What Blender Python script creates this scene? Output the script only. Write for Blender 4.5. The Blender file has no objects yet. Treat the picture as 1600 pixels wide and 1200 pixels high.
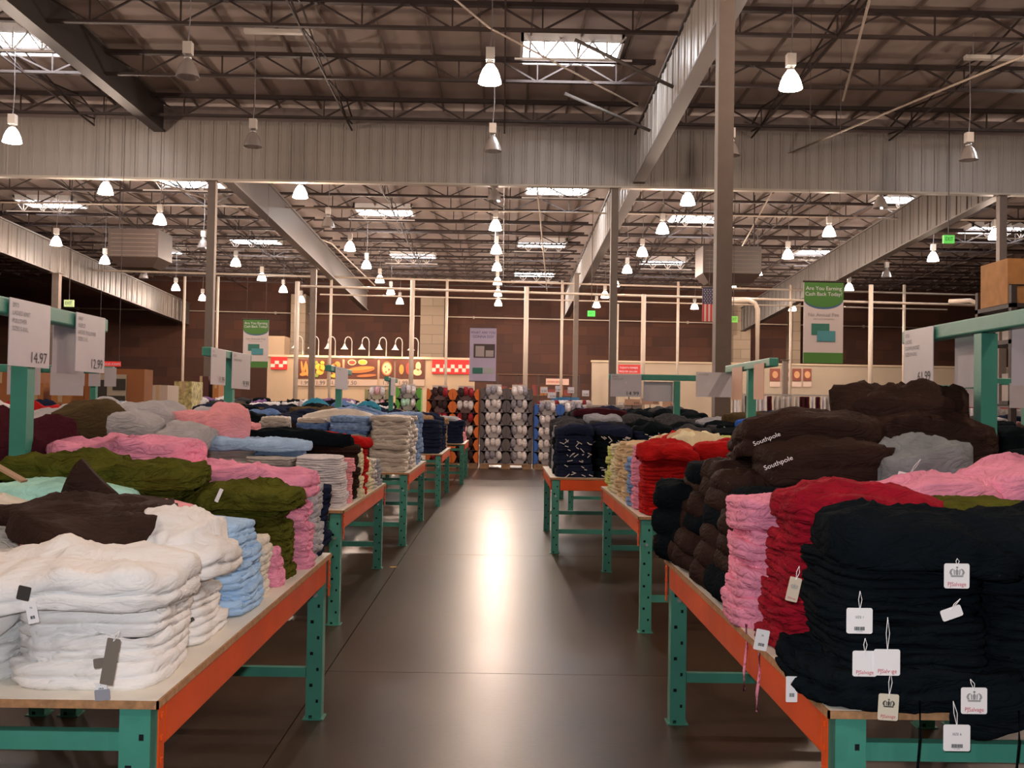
import bpy, math, random
from mathutils import Vector, Matrix, noise

R = random.Random(7)
SC = bpy.context.scene
COL = SC.collection
PI = math.pi

# ------------------------------------------------------------------ camera, world, flash, exposure
FPX = 1600.0
CAM = Vector((0.0, 0.0, 1.5))
YAW, PITCH, ROLL = 0.0090, 0.02265, 0.0165
cd = bpy.data.cameras.new('camera')
cam = bpy.data.objects.new('camera', cd)
COL.objects.link(cam)
cd.sensor_fit = 'HORIZONTAL'
cd.sensor_width = 36.0
cd.lens = 36.0 * FPX / 1600.0
cd.clip_end = 300
CM = Matrix.Rotation(-YAW, 3, 'Z') @ Matrix.Rotation(PI / 2 + PITCH, 3, 'X') @ Matrix.Rotation(ROLL, 3, 'Z')
cam.matrix_world = Matrix.Translation(CAM) @ CM.to_4x4()
SC.camera = cam

w = bpy.data.worlds.new('world'); SC.world = w; w.use_nodes = True
w.node_tree.nodes['Background'].inputs[0].default_value = (0.9, 0.8, 0.75, 1)
w.node_tree.nodes['Background'].inputs[1].default_value = 0.012
SC.view_settings.view_transform = 'Standard'
SC.view_settings.look = 'None'
SC.view_settings.gamma = 1.0
SC.view_settings.use_curve_mapping = False
SC.view_settings.exposure = 0.35
LAMP_W = 330.0
FLASH_W = 34.0
fl = bpy.data.lights.new('camera_flash', 'AREA'); fl.energy = FLASH_W; fl.size = 0.05; fl.color = (0.93, 0.95, 1.0)
flo = bpy.data.objects.new('camera_flash', fl); COL.objects.link(flo)
flo.matrix_world = Matrix.Translation(CAM + Vector((-0.04, 0.0, 0.06))) @ CM.to_4x4()


def at(px, py, Y):
    """world point seen at a pixel of the photograph at depth Y"""
    v = CM @ Vector(((px - 800) / FPX, -(py - 600) / FPX, -1.0))
    return CAM + v * (Y / v.y)


# ------------------------------------------------------------------ materials
MATS = {}


def mat(name, col, rough=0.6, metal=0.0, var=0.0, vscale=6.0, bump=0.0, bscale=60.0, sheen=0.0, emit=0.0, spec=0.5, trans=0.0):
    if name in MATS:
        return MATS[name]
    m = bpy.data.materials.new(name); m.use_nodes = True
    nt = m.node_tree; b = nt.nodes['Principled BSDF']
    c = (*col, 1)
    b.inputs['Base Color'].default_value = c
    b.inputs['Roughness'].default_value = rough
    b.inputs['Metallic'].default_value = metal
    b.inputs['Specular IOR Level'].default_value = spec
    if sheen:
        b.inputs['Sheen Weight'].default_value = sheen
        b.inputs['Sheen Roughness'].default_value = 0.4
        b.inputs['Sheen Tint'].default_value = (*[min(1, x * 1.5 + .1) for x in col], 1)
    if trans:
        b.inputs['Transmission Weight'].default_value = trans
    if emit:
        b.inputs['Emission Color'].default_value = c
        b.inputs['Emission Strength'].default_value = emit
    tc = None
    if var or bump:
        tc = nt.nodes.new('ShaderNodeTexCoord')
    if var:
        n = nt.nodes.new('ShaderNodeTexNoise'); n.inputs['Scale'].default_value = vscale; n.inputs['Detail'].default_value = 4
        r = nt.nodes.new('ShaderNodeMapRange'); r.inputs[1].default_value = .3; r.inputs[2].default_value = .7
        r.inputs[3].default_value = 1 - var; r.inputs[4].default_value = 1 + var
        h = nt.nodes.new('ShaderNodeHueSaturation'); h.inputs['Color'].default_value = c
        nt.links.new(tc.outputs['Object'], n.inputs['Vector']); nt.links.new(n.outputs['Fac'], r.inputs[0])
        nt.links.new(r.outputs[0], h.inputs['Value']); nt.links.new(h.outputs[0], b.inputs['Base Color'])
    if bump:
        n2 = nt.nodes.new('ShaderNodeTexNoise'); n2.inputs['Scale'].default_value = bscale; n2.inputs['Detail'].default_value = 5
        bp = nt.nodes.new('ShaderNodeBump'); bp.inputs['Strength'].default_value = bump; bp.inputs['Distance'].default_value = 0.01
        nt.links.new(tc.outputs['Object'], n2.inputs['Vector']); nt.links.new(n2.outputs['Fac'], bp.inputs['Height'])
        nt.links.new(bp.outputs[0], b.inputs['Normal'])
    MATS[name] = m
    return m


def cloth(name, col, **k):
    a = dict(rough=0.95, var=0.10, vscale=9, sheen=0.0, spec=0.08); bs = k.pop('wk', .5); a.update(k); a['spec'] = .015 if max(col) < .1 else a['spec']
    a['sheen'] = a['sheen'] * (.1 if max(col) > .1 else 0)
    m = mat('cloth_' + name, col, **a)
    nt = m.node_tree; L = nt.links.new; b = nt.nodes['Principled BSDF']
    tc = [n for n in nt.nodes if n.type == 'TEX_COORD'][0]
    mp = nt.nodes.new('ShaderNodeMapping'); mp.inputs['Scale'].default_value = (5, 8, 14)
    n1 = nt.nodes.new('ShaderNodeTexNoise'); n1.inputs['Scale'].default_value = 1.0; n1.inputs['Detail'].default_value = 3; n1.inputs['Distortion'].default_value = 1.6
    a1 = nt.nodes.new('ShaderNodeMath'); a1.operation = 'SUBTRACT'; a1.inputs[1].default_value = .5
    a2 = nt.nodes.new('ShaderNodeMath'); a2.operation = 'ABSOLUTE'
    a3 = nt.nodes.new('ShaderNodeMath'); a3.operation = 'POWER'; a3.inputs[1].default_value = .6
    n2 = nt.nodes.new('ShaderNodeTexNoise'); n2.inputs['Scale'].default_value = 90; n2.inputs['Detail'].default_value = 3
    a4 = nt.nodes.new('ShaderNodeMath'); a4.operation = 'MULTIPLY_ADD'; a4.inputs[1].default_value = .10
    bp = nt.nodes.new('ShaderNodeBump'); bp.inputs['Strength'].default_value = bs; bp.inputs['Distance'].default_value = .03
    L(tc.outputs['Object'], mp.inputs[0]); L(mp.outputs[0], n1.inputs['Vector']); L(n1.outputs['Fac'], a1.inputs[0]); L(a1.outputs[0], a2.inputs[0]); L(a2.outputs[0], a3.inputs[0])
    L(tc.outputs['Object'], n2.inputs['Vector']); L(n2.outputs['Fac'], a4.inputs[0]); L(a3.outputs[0], a4.inputs[2]); L(a4.outputs[0], bp.inputs['Height']); L(bp.outputs[0], b.inputs['Normal'])
    return m


TEAL = mat('teal_paint', (0.060, 0.29, 0.215), rough=0.40, var=0.10, vscale=5, bump=0.06, bscale=20)
ORANGE = mat('orange_paint', (0.70, 0.085, 0.010), spec=.3, rough=0.42, var=0.12, vscale=4, bump=0.06, bscale=20)
STEEL_DK = mat('dark_joist_paint', (0.030, 0.017, 0.015), rough=0.6)
BOARD = mat('melamine_board', (0.85, 0.80, 0.70), rough=0.5, var=0.05)
CHIP = mat('chipboard_edge', (0.42, 0.22, 0.10), rough=0.8, var=0.25, vscale=60)
DARK = mat('dark_gap', (0.01, 0.01, 0.01), rough=0.9)
ZINC = mat('zinc_bolt', (0.5, 0.5, 0.5), rough=0.35, metal=0.9)
PAPER = mat('sign_paper', (0.60, 0.57, 0.62), rough=0.35, var=0.03)
INK = mat('black_ink', (0.03, 0.03, 0.03), rough=0.6)
GREYINK = mat('grey_ink', (0.25, 0.23, 0.24), rough=0.6)
WHITEP = mat('white_pipe_paint', (0.42, 0.34, 0.27), rough=0.5)
COLP = mat('column_paint', (0.13, 0.095, 0.075), rough=0.6, var=0.06, bump=0.05)
PANELM = mat('girder_panel_metal', (0.30, 0.27, 0.245), rough=0.38, var=0.05, vscale=2)
GIRD_DK = mat('dark_girder_paint', (0.045, 0.036, 0.034), rough=0.55)
FLANGE = mat('girder_flange_paint', (0.10, 0.085, 0.078), rough=0.55)

MC = {
    'white': cloth('white', (0.86, 0.84, 0.82), var=.02, wk=.30), 'ivory': cloth('ivory', (0.78, 0.72, 0.62), var=.04),
    'paleblue': cloth('paleblue', (0.40, 0.60, 0.86)), 'mint': cloth('mint', (0.42, 0.78, 0.68)),
    'olive': cloth('olive', (0.085, 0.088, 0.014), sheen=.5, var=.3, wk=.9), 'pink': cloth('pink', (0.86, 0.32, 0.46), sheen=.5, var=.14, wk=.7),
    'salmon': cloth('salmon', (0.85, 0.36, 0.40)), 'lightgrey': cloth('lightgrey', (0.45, 0.44, 0.46), sheen=.2),
    'heather': cloth('heather', (0.30, 0.31, 0.35), var=.2, vscale=60), 'brown': cloth('brown', (0.036, 0.020, 0.016), sheen=.25, rough=.7, spec=.3),
    'black': cloth('black', (0.006, 0.009, 0.012), sheen=.05, spec=.2), 'navy': cloth('navy', (0.015, 0.020, 0.045)),
    'maroon': cloth('maroon', (0.055, 0.012, 0.018)), 'crimson': cloth('crimson', (0.30, 0.008, 0.022), sheen=.6, var=.25, wk=.8),
    'red': cloth('red', (0.42, 0.010, 0.010), sheen=.6, var=.25), 'grey': cloth('grey', (0.22, 0.24, 0.25), sheen=.5, var=.2),
    'beige': cloth('beige', (0.62, 0.46, 0.28)), 'cream': cloth('cream', (0.72, 0.66, 0.45)), 'lime': cloth('lime', (0.55, 0.60, 0.20)),
    'blue': cloth('blue', (0.03, 0.12, 0.48)), 'denim': cloth('denim', (0.10, 0.18, 0.38), var=.3, vscale=30),
    'lightdenim': cloth('lightdenim', (0.22, 0.34, 0.58), var=.3, vscale=30), 'khaki': cloth('khaki', (0.56, 0.49, 0.42), rough=.45, spec=.6),
    'tan': cloth('tan', (0.32, 0.20, 0.11), var=.3, vscale=30), 'rust': cloth('rust', (0.24, 0.06, 0.02)), 'teal': cloth('teal', (0.03, 0.20, 0.30)),
    'green': cloth('green', (0.03, 0.25, 0.12)), 'orangec': cloth('orange', (0.60, 0.16, 0.04)), 'charcoal': cloth('charcoal', (0.05, 0.05, 0.055), var=.3, vscale=30),
    'khakigrey': cloth('khakigrey', (0.40, 0.36, 0.33), rough=.45, spec=.6), 'oliveb': cloth('oliveb', (0.085, 0.06, 0.03)), 'lilac': cloth('lilac', (0.22, 0.12, 0.28)),
    'offwhite': cloth('offwhite', (0.70, 0.66, 0.68)),
}
CN = {'paleblue': 'pale blue', 'lightgrey': 'light grey', 'heather': 'heather grey', 'brown': 'dark brown', 'lightdenim': 'light denim',
      'orangec': 'orange', 'khakigrey': 'grey khaki', 'oliveb': 'brown olive', 'denim': 'blue denim', 'offwhite': 'off-white'}


# ------------------------------------------------------------------ mesh helpers
class MB:
    def __init__(s):
        s.v = []; s.f = []; s.mi = []

    def add(s, vs, fs, mi=0):
        n = len(s.v)
        s.v += [Vector(p) for p in vs]
        s.f += [tuple(i + n for i in f) for f in fs]
        s.mi += [mi] * len(fs)
        return s

    def box(s, x0, x1, y0, y1, z0, z1, mi=0):
        vs = [(x, y, z) for z in (z0, z1) for y in (y0, y1) for x in (x0, x1)]
        return s.add(vs, [(0, 2, 3, 1), (4, 5, 7, 6), (0, 1, 5, 4), (2, 6, 7, 3), (0, 4, 6, 2), (1, 3, 7, 5)], mi)

    def bar(s, a, b, t, t2=None, mi=0):
        a = Vector(a); b = Vector(b); d = (b - a)
        if d.length < 1e-6: return s
        d.normalize()
        u = d.cross(Vector((0, 0, 1)))
        if u.length < 1e-3: u = Vector((1, 0, 0))
        u.normalize(); v = d.cross(u); t2 = t if t2 is None else t2
        u = u * t / 2; v = v * t2 / 2
        vs = [p + i * u + j * v for p in (a, b) for i, j in ((-1, -1), (1, -1), (1, 1), (-1, 1))]
        return s.add(vs, [(3, 2, 1, 0), (4, 5, 6, 7), (0, 1, 5, 4), (1, 2, 6, 5), (2, 3, 7, 6), (3, 0, 4, 7)], mi)

    def tube(s, pts, r, n=8, mi=0, cap=True):
        pts = [Vector(p) for p in pts]; rings = []
        for i, p in enumerate(pts):
            d = (pts[min(i + 1, len(pts) - 1)] - pts[max(i - 1, 0)]).normalized()
            u = d.cross(Vector((0, 0, 1)))
            if u.length < 1e-3: u = d.cross(Vector((0, 1, 0)))
            u.normalize(); v = d.cross(u)
            rr = r[i] if isinstance(r, (list, tuple)) else r
            rings.append([p + (u * math.cos(2 * PI * k / n) + v * math.sin(2 * PI * k / n)) * rr for k in range(n)])
        vs = [q for g in rings for q in g]
        fs = [(i * n + k, i * n + (k + 1) % n, (i + 1) * n + (k + 1) % n, (i + 1) * n + k) for i in range(len(pts) - 1) for k in range(n)]
        if cap: fs += [tuple(range(n))[::-1], tuple((len(pts) - 1) * n + k for k in range(n))]
        return s.add(vs, fs, mi)

    def lathe(s, prof, c=(0, 0, 0), n=20, mi=0, ribs=0):
        c = Vector(c); vs = []
        for r, z in prof:
            for k in range(n):
                a = 2 * PI * k / n
                rr = r * (1 + (ribs if k % 2 else -ribs))
                vs.append(c + Vector((rr * math.cos(a), rr * math.sin(a), z)))
        fs = [(i * n + k, i * n + (k + 1) % n, (i + 1) * n + (k + 1) % n, (i + 1) * n + k) for i in range(len(prof) - 1) for k in range(n)]
        return s.add(vs, fs, mi)

    def poly(s, pts, axis_thick, mi=0):
        """prism from a closed outline pts (3d) extruded by vector"""
        n = len(pts); pts = [Vector(p) for p in pts]; t = Vector(axis_thick)
        return s.add(pts + [p + t for p in pts], [tuple(range(n)), tuple(range(2 * n - 1, n - 1, -1))] + [(k, k + n, (k + 1) % n + n, (k + 1) % n) for k in range(n)], mi)

    def mesh(s, name, mats, origin=(0, 0, 0), smooth=False):
        o = Vector(origin)
        me = bpy.data.meshes.new(name)
        me.from_pydata([p - o for p in s.v], [], s.f)
        for m in (mats if isinstance(mats, (list, tuple)) else [mats]): me.materials.append(m)
        if any(s.mi): me.polygons.foreach_set('material_index', s.mi)
        if smooth: me.polygons.foreach_set('use_smooth', [True] * len(me.polygons))
        me.update()
        return me

    def build(s, name, mats, parent=None, origin=None, smooth=False):
        """link as one object; verts are in world space unless parent is given as rotated"""
        if parent is not None:
            org = Vector(parent['_o'])
            o = bpy.data.objects.new(name, s.mesh(name, mats, org, smooth)); o.parent = parent
            o['_o'] = list(org)
        else:
            if origin is None:
                lo = [min(p[i] for p in s.v) for i in range(3)]; hi = [max(p[i] for p in s.v) for i in range(3)]
                origin = ((lo[0] + hi[0]) / 2, (lo[1] + hi[1]) / 2, lo[2])
            o = bpy.data.objects.new(name, s.mesh(name, mats, origin, smooth)); o.location = origin
            o['_o'] = list(origin)
        COL.objects.link(o)
        return o


def tag(o, label=None, cat=None, group=None, kind=None):
    if label: o['label'] = label
    if cat: o['category'] = cat
    if group: o['group'] = group
    if kind: o['kind'] = kind
    return o


def thing(name, label, cat, loc, group=None):
    o = bpy.data.objects.new(name, None); o.location = loc; o['_o'] = list(loc)
    o.empty_display_size = .1
    COL.objects.link(o)
    return tag(o, label, cat, group)


def inst(name, me, parent, loc, rot=(0, 0, 0), scale=(1, 1, 1)):
    """object sharing mesh data; loc in world space (parents are never rotated or scaled)"""
    o = bpy.data.objects.new(name, me)
    l = Vector(loc)
    if parent is not None:
        o.parent = parent; l = l - Vector(parent['_o'])
    o.location = l; o.rotation_euler = rot; o.scale = scale; o['_o'] = list(loc)
    COL.objects.link(o)
    return o


def text(body, size, loc, rot, m, parent, name='lettering', align='LEFT', sx=1.0, ext=0.0):
    cu = bpy.data.curves.new(name, 'FONT'); cu.body = body; cu.size = size; cu.align_x = align; cu.extrude = ext
    cu.resolution_u = 3
    cu.materials.append(m)
    tmp = bpy.data.objects.new('tmp', cu)
    me = bpy.data.meshes.new_from_object(tmp); bpy.data.objects.remove(tmp); bpy.data.curves.remove(cu)
    return inst(name, me, parent, loc, rot, (sx, 1, 1))


F_CAM = (PI / 2, 0, 0); F_PX = (PI / 2, 0, PI / 2); F_NX = (PI / 2, 0, -PI / 2)
ORD = ['topmost', 'second from top', 'third from top', 'fourth from top', 'fifth from top', 'sixth from top', 'seventh from top', 'eighth from top',
       'ninth from top', 'tenth from top', 'eleventh from top', 'twelfth from top', 'thirteenth from top', 'fourteenth from top', 'fifteenth from top']
ON = ['first', 'second', 'third', 'fourth', 'fifth', 'sixth', 'seventh', 'eighth', 'ninth', 'tenth', 'eleventh', 'twelfth', 'thirteenth', 'fourteenth',
      'fifteenth', 'sixteenth', 'seventeenth', 'eighteenth', 'nineteenth', 'twentieth']

# ------------------------------------------------------------------ the shell
XL, XR, YF, YB = -33.0, 36.0, -8.0, 66.0
ZF = lambda y: 10.4 - 0.023 * (y - 30.4)      # roof deck height falls towards the back


def floor_mat():
    m = bpy.data.materials.new('polished_concrete'); m.use_nodes = True; nt = m.node_tree; b = nt.nodes['Principled BSDF']
    g = nt.nodes.new('ShaderNodeNewGeometry')
    n1 = nt.nodes.new('ShaderNodeTexNoise'); n1.inputs['Scale'].default_value = 0.9; n1.inputs['Detail'].default_value = 8; n1.inputs['Roughness'].default_value = .65
    n2 = nt.nodes.new('ShaderNodeTexNoise'); n2.inputs['Scale'].default_value = 40; n2.inputs['Detail'].default_value = 4
    cr = nt.nodes.new('ShaderNodeValToRGB')
    cr.color_ramp.elements[0].position = .3; cr.color_ramp.elements[0].color = (0.050, 0.028, 0.017, 1)
    cr.color_ramp.elements[1].position = .72; cr.color_ramp.elements[1].color = (0.098, 0.060, 0.036, 1)
    mx = nt.nodes.new('ShaderNodeMixRGB'); mx.blend_type = 'MULTIPLY'; mx.inputs[0].default_value = .35
    rr = nt.nodes.new('ShaderNodeMapRange'); rr.inputs[1].default_value = .3; rr.inputs[2].default_value = .7; rr.inputs[3].default_value = .31; rr.inputs[4].default_value = .35
    L = nt.links.new
    L(g.outputs['Position'], n1.inputs['Vector']); L(g.outputs['Position'], n2.inputs['Vector'])
    L(n1.outputs['Fac'], cr.inputs[0]); L(cr.outputs[0], mx.inputs[1]); L(n2.outputs['Fac'], mx.inputs[2]); L(mx.outputs[0], b.inputs['Base Color'])
    L(n1.outputs['Fac'], rr.inputs[0]); L(rr.outputs[0], b.inputs['Roughness'])
    bp = nt.nodes.new('ShaderNodeBump'); bp.inputs['Strength'].default_value = .08; bp.inputs['Distance'].default_value = .004
    L(n2.outputs['Fac'], bp.inputs['Height']); L(bp.outputs[0], b.inputs['Normal'])
    b.inputs['Specular IOR Level'].default_value = .24
    return m


FLOORM = floor_mat()
fb = MB().box(XL, XR, YF, YB, -0.30, -0.012)
floor = fb.build('floor', DARK, origin=(0, 0, -0.3)); tag(floor, 'dark polished concrete warehouse floor cast in slabs', kind='structure')
SX, SY = 4.6, 4.6
sm = MB().box(0.003, SX - .003, 0.003, SY - .003, -0.05, 0).mesh('slab', FLOORM)
x = -0.96 - 7 * SX
while x < XR - .1:
    y = YF
    while y < YB - .1:
        inst('slab', sm, floor, (x, y, 0)); y += SY
    x += SX

ROOFM = mat('roof_deck', (0.34, 0.27, 0.24), rough=0.75, var=0.10, vscale=.7)
cb = MB().add([(XL, YF, ZF(YF)), (XR, YF, ZF(YF)), (XR, YB, ZF(YB)), (XL, YB, ZF(YB)), (XL, YF, ZF(YF) + .3), (XR, YF, ZF(YF) + .3), (XR, YB, ZF(YB) + .3), (XL, YB, ZF(YB) + .3)],
              [(0, 1, 2, 3), (7, 6, 5, 4), (0, 4, 5, 1), (1, 5, 6, 2), (2, 6, 7, 3), (3, 7, 4, 0)])
ceiling = cb.build('ceiling', ROOFM, origin=(0, 0, 10)); tag(ceiling, 'pale plywood roof deck on dark open web steel joists', kind='structure')


def block_mat(name, c1, c2, cm, sx, sy):
    m = bpy.data.materials.new(name); m.use_nodes = True; nt = m.node_tree; b = nt.nodes['Principled BSDF']; L = nt.links.new
    g = nt.nodes.new('ShaderNodeNewGeometry'); sp = nt.nodes.new('ShaderNodeSeparateXYZ'); ad = nt.nodes.new('ShaderNodeMath'); cx = nt.nodes.new('ShaderNodeCombineXYZ')
    br = nt.nodes.new('ShaderNodeTexBrick'); br.inputs['Color1'].default_value = (*c1, 1); br.inputs['Color2'].default_value = (*c2, 1); br.inputs['Mortar'].default_value = (*cm, 1)
    br.inputs['Scale'].default_value = 1; br.inputs['Brick Width'].default_value = sx; br.inputs['Row Height'].default_value = sy; br.inputs['Mortar Size'].default_value = .012
    L(g.outputs['Position'], sp.inputs[0]); L(sp.outputs[0], ad.inputs[0]); L(sp.outputs[1], ad.inputs[1]); L(ad.outputs[0], cx.inputs[0]); L(sp.outputs[2], cx.inputs[1])
    L(cx.outputs[0], br.inputs['Vector']); L(br.outputs['Color'], b.inputs['Base Color'])
    bp = nt.nodes.new('ShaderNodeBump'); bp.inputs['Strength'].default_value = .6; bp.inputs['Distance'].default_value = .02; bp.invert = True
    L(br.outputs['Fac'], bp.inputs['Height']); L(bp.outputs[0], b.inputs['Normal']); b.inputs['Roughness'].default_value = .85
    return m


BLOCK = block_mat('split_block_wall', (0.060, 0.019, 0.008), (0.036, 0.011, 0.005), (0.035, 0.014, 0.008), 1.2, .62)
STONE = block_mat('pale_block', (0.24, 0.185, 0.13), (0.20, 0.15, 0.105), (0.11, 0.08, 0.055), 3.0, .6)
for nm, a, lab in (('wall_back', (XL, XR, YB, YB + .3), 'dark brown block wall at the far end of the warehouse'),
                   ('wall_left', (XL - .3, XL, YF, YB), 'dark brown block wall along one side'),
                   ('wall_right', (XR, XR + .3, YF, YB), 'dark brown block wall along the other side'),
                   ('wall_front', (XL, XR, YF - .3, YF), 'dark brown block wall behind the viewer')):
    o = MB().box(*a, -.3, 11.6).build(nm, BLOCK); tag(o, lab, kind='structure')

# ---- roof joists : ceiling > joist > web
def joist_meshes(L, H=.64, step=1.0):
    ch = MB().box(0, L, -.08, .08, -.10, 0).box(0, L, -.06, .06, -H, -H + .065)
    wb = MB(); n = max(2, int(L / step / 2)); s = L / n
    for k in range(n):
        x0 = k * s
        wb.bar((x0, 0, -.05), (x0 + s / 2, 0, -H + .03), .042); wb.bar((x0 + s / 2, 0, -H + .03), (x0 + s, 0, -.05), .042)
        wb.bar((x0 + s / 2, 0, -.05), (x0 + s / 2, 0, -H + .03), .034)
    return ch.mesh('joist', STEEL_DK), wb.mesh('web', STEEL_DK)


BAYS_N = [(XL, -22.2), (-22.2, -10.35), (-10.25, 3.75), (4.05, 14.9), (15.1, 26.6), (26.8, XR)]
BAYS_F = [(XL, -20.4), (-20.0, -8.6), (-8.2, 3.75), (4.05, 14.9), (15.1, 26.6), (26.8, XR)]
JC = {}
jy = 9.1
while jy < YB - 1:
    if abs(jy - 30.4) > .9:
        for a, b in (BAYS_N if jy < 30 else BAYS_F):
            k = round(b - a, 2)
            if k not in JC: JC[k] = joist_meshes(k)
            j = inst('joist', JC[k][0], ceiling, (a, jy, ZF(jy) - .12)); inst('web', JC[k][1], j, (a, jy, ZF(jy) - .12))
    jy += 3.35 if jy < 29 else (2.4 if jy > 29.5 else 2.5)
# subpurlins carrying the deck, lengthwise, and bridging rods between joists
pm = None
sp_ = MB()
x = XL + .6
while x < XR:
    sp_.bar((x, 8, ZF(8) - .06), (x, YB, ZF(YB) - .06), .045, .11); x += 1.22
o = sp_.build('subpurlin_grid', mat('purlin', (0.16, 0.12, 0.10), rough=.8), ceiling); tag(o, 'thin wooden purlins under the deck', kind='stuff')
for a, b in BAYS_F:
    for f in (.3, .68):
        x = a + (b - a) * f
        br = MB()
        br.bar((x, 9, ZF(9) - .74), (x, YB, ZF(YB) - .74), .04)
        yy = 9.1
        while yy < YB - 3.4:
            br.bar((x, yy, ZF(yy) - .2), (x, yy + 3.35, ZF(yy + 3.35) - .72), .035); br.bar((x, yy, ZF(yy) - .72), (x, yy + 3.35, ZF(yy + 3.35) - .2), .035); yy += 3.35
        br.build('bridging_rod', STEEL_DK, ceiling)
# white sprinkler pipes under the joists
def pipe(pts, r, name='sprinkler_pipe', m=WHITEP, par=None):
    return MB().tube(pts, r, 8).build(name, m, par if par else ceiling, smooth=True)
pipe([(-4.2, 14, 9.9), (-.4, 20.5, 9.15), (3.2, 25, 8.95)], .022)
pipe([(-14, 30.9, 9.3), (-8, 47, 8.9), (-7.6, 60, 8.5)], .035)
pipe([(-30, 31.5, 8.95), (34, 31.5, 8.95)], .03)
pipe([(-30, 38.6, 8.9), (34, 38.6, 8.9)], .03)
pipe([(1.0, 34, 9.2), (2.6, 62, 8.6)], .03)
pipe([(5.2, 12.5, 9.6), (8.6, 26, 9.5)], .03)
pipe([(9.0, 33, 9.3), (12.5, 60, 8.5)], .03)
pipe([(12.0, 20, 9.4), (8.2, 31, 9.2)], .03)

# ---- girders with corrugated panels
def panel_mesh(W, H, prof=.03, pm=None):
    """sheet panel in the XZ plane facing -Y, raised ribs"""
    xs = [0, .06, .08, .12, .14, W * .5 - .03, W * .5 - .015, W * .5 + .015, W * .5 + .03, W - .004]
    ys = [0, 0, -prof, -prof, 0, 0, -.012, -.012, 0, 0]
    b = MB(); n = len(xs)
    vs = [(x, y, z) for z in (0, H) for x, y in zip(xs, ys)] + [(xs[-1], .02, 0), (0, .02, 0), (xs[-1], .02, H), (0, .02, H)]
    fs = [(i, i + 1, n + i + 1, n + i) for i in range(n - 1)] + [(2 * n, 2 * n + 1, 2 * n + 3, 2 * n + 2), (n - 1, 2 * n, 2 * n + 2, 2 * n - 1), (2 * n + 1, 0, n, 2 * n + 3)]
    return b.add(vs, fs).mesh('panel', pm or PANELM)


GY = 30.4
g = thing('roof_girder', 'deep cross girder clad in pale corrugated metal panels spanning above the first columns', 'girder', (0, GY, 8.1))
MB().box(XL, XR, GY - .12, GY + .12, 8.07, 8.13).build('bottom_flange', mat('cream_flange', (.42, .37, .31), rough=.5), g)
MB().box(XL, XR, GY - .03, GY + .03, 8.13, 10.30).build('beam_web', mat('girder_backing', (.20, .16, .15), rough=.6), g)
pmsh = panel_mesh(.385, 1.72)
x = -17.7
while x < 18.6:
    inst('panel', pmsh, g, (x, GY - .055, 8.14)); x += .385


def long_girder(label, X, y0, y1, z0, slope, H, face, mbody, panels, W=.77, flmat=None):
    """face = -1 panels look to -X, +1 to +X"""
    n = int(round((y1 - y0) / W)); zz = lambda y: z0 - slope * (y - y0)
    g = thing('roof_girder', label, 'girder', (X, y0, z0))
    b = MB()
    hw = .10
    top = lambda y: min(zz(y) + H, ZF(y) - .05)
    ends = [(X + s * hw, y, f(y)) for y in (y0, y1) for s in (-1, 1) for f in (zz, top)]
    b.add(ends, [(0, 1, 3, 2), (4, 6, 7, 5), (0, 2, 6, 4), (1, 5, 7, 3), (0, 4, 5, 1), (2, 3, 7, 6)])
    b.build('beam_body', mbody, g)
    f = MB(); f.bar((X, y0, zz(y0) - .02), (X, y1, zz(y1) - .02), .34, .05); f.build('bottom_flange', flmat or FLANGE, g)
    u = MB(); zu = lambda y: min(ZF(y) - .06, zz(y) + H + .02)
    u.bar((X, y0, zu(y0)), (X, y1, zu(y1)), .34, .06); u.build('top_flange', FLANGE, g)
    if panels:
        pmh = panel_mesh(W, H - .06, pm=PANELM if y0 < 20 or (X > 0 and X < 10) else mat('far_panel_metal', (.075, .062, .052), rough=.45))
        for k in range(n):
            y = y0 + k * W
            if face < 0: inst('panel', pmh, g, (X - hw - .02, y + W, zz(y + W / 2) + .01), (0, 0, -PI / 2))
            else: inst('panel', pmh, g, (X + hw + .02, y, zz(y + W / 2) + .01), (0, 0, PI / 2))
    return g


long_girder('pale corrugated girder running lengthwise beside the tall near column', 3.95, 9.0, 30.3, 8.90, .030, 1.42, -1, FLANGE, True)
long_girder('pale corrugated girder running lengthwise behind the cross girder, beside two columns', 3.95, 30.55, 64.0, 8.24, .030, 1.40, -1, FLANGE, True)
long_girder('dark lengthwise girder in front of the cross girder above the white clothing', -10.3, 9.0, 30.3, 9.62, .004, 1.1, 1, GIRD_DK, False, flmat=GIRD_DK)
long_girder('grey brown lengthwise girder above the green and white banner', -8.4, 30.55, 62.0, 8.20, .030, 1.1, 1, mat('dim_girder', (.055, .045, .04), rough=.5), False)
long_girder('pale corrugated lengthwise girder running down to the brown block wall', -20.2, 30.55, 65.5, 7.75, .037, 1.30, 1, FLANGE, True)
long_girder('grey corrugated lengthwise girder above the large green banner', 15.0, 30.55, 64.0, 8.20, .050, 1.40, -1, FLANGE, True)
# struts bracing the near long girder
for X, Y0 in ((3.8, 23.3), (3.8, 27.0)):
    pipe([(X, Y0, 8.9), (X - 2.3, Y0 - .3, ZF(Y0) - .72)], .045, 'brace_strut', FLANGE)

# ---- columns
def column(X, Y, w, z1, lab, base_hidden=False):
    t = thing('steel_column', lab, 'column', (X, Y, 0), 'steel columns under the roof')
    MB().box(X - w / 2, X + w / 2, Y - w / 2, Y + w / 2, 0.012, z1).build('shaft', COLP, t)
    MB().box(X - w, X + w, Y - w, Y + w, 0, .015).build('base_plate', COLP, t)
    MB().box(X - w * .8, X + w * .8, Y - w * .8, Y + w * .8, z1, z1 + .02).build('cap_plate', COLP, t)


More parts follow.
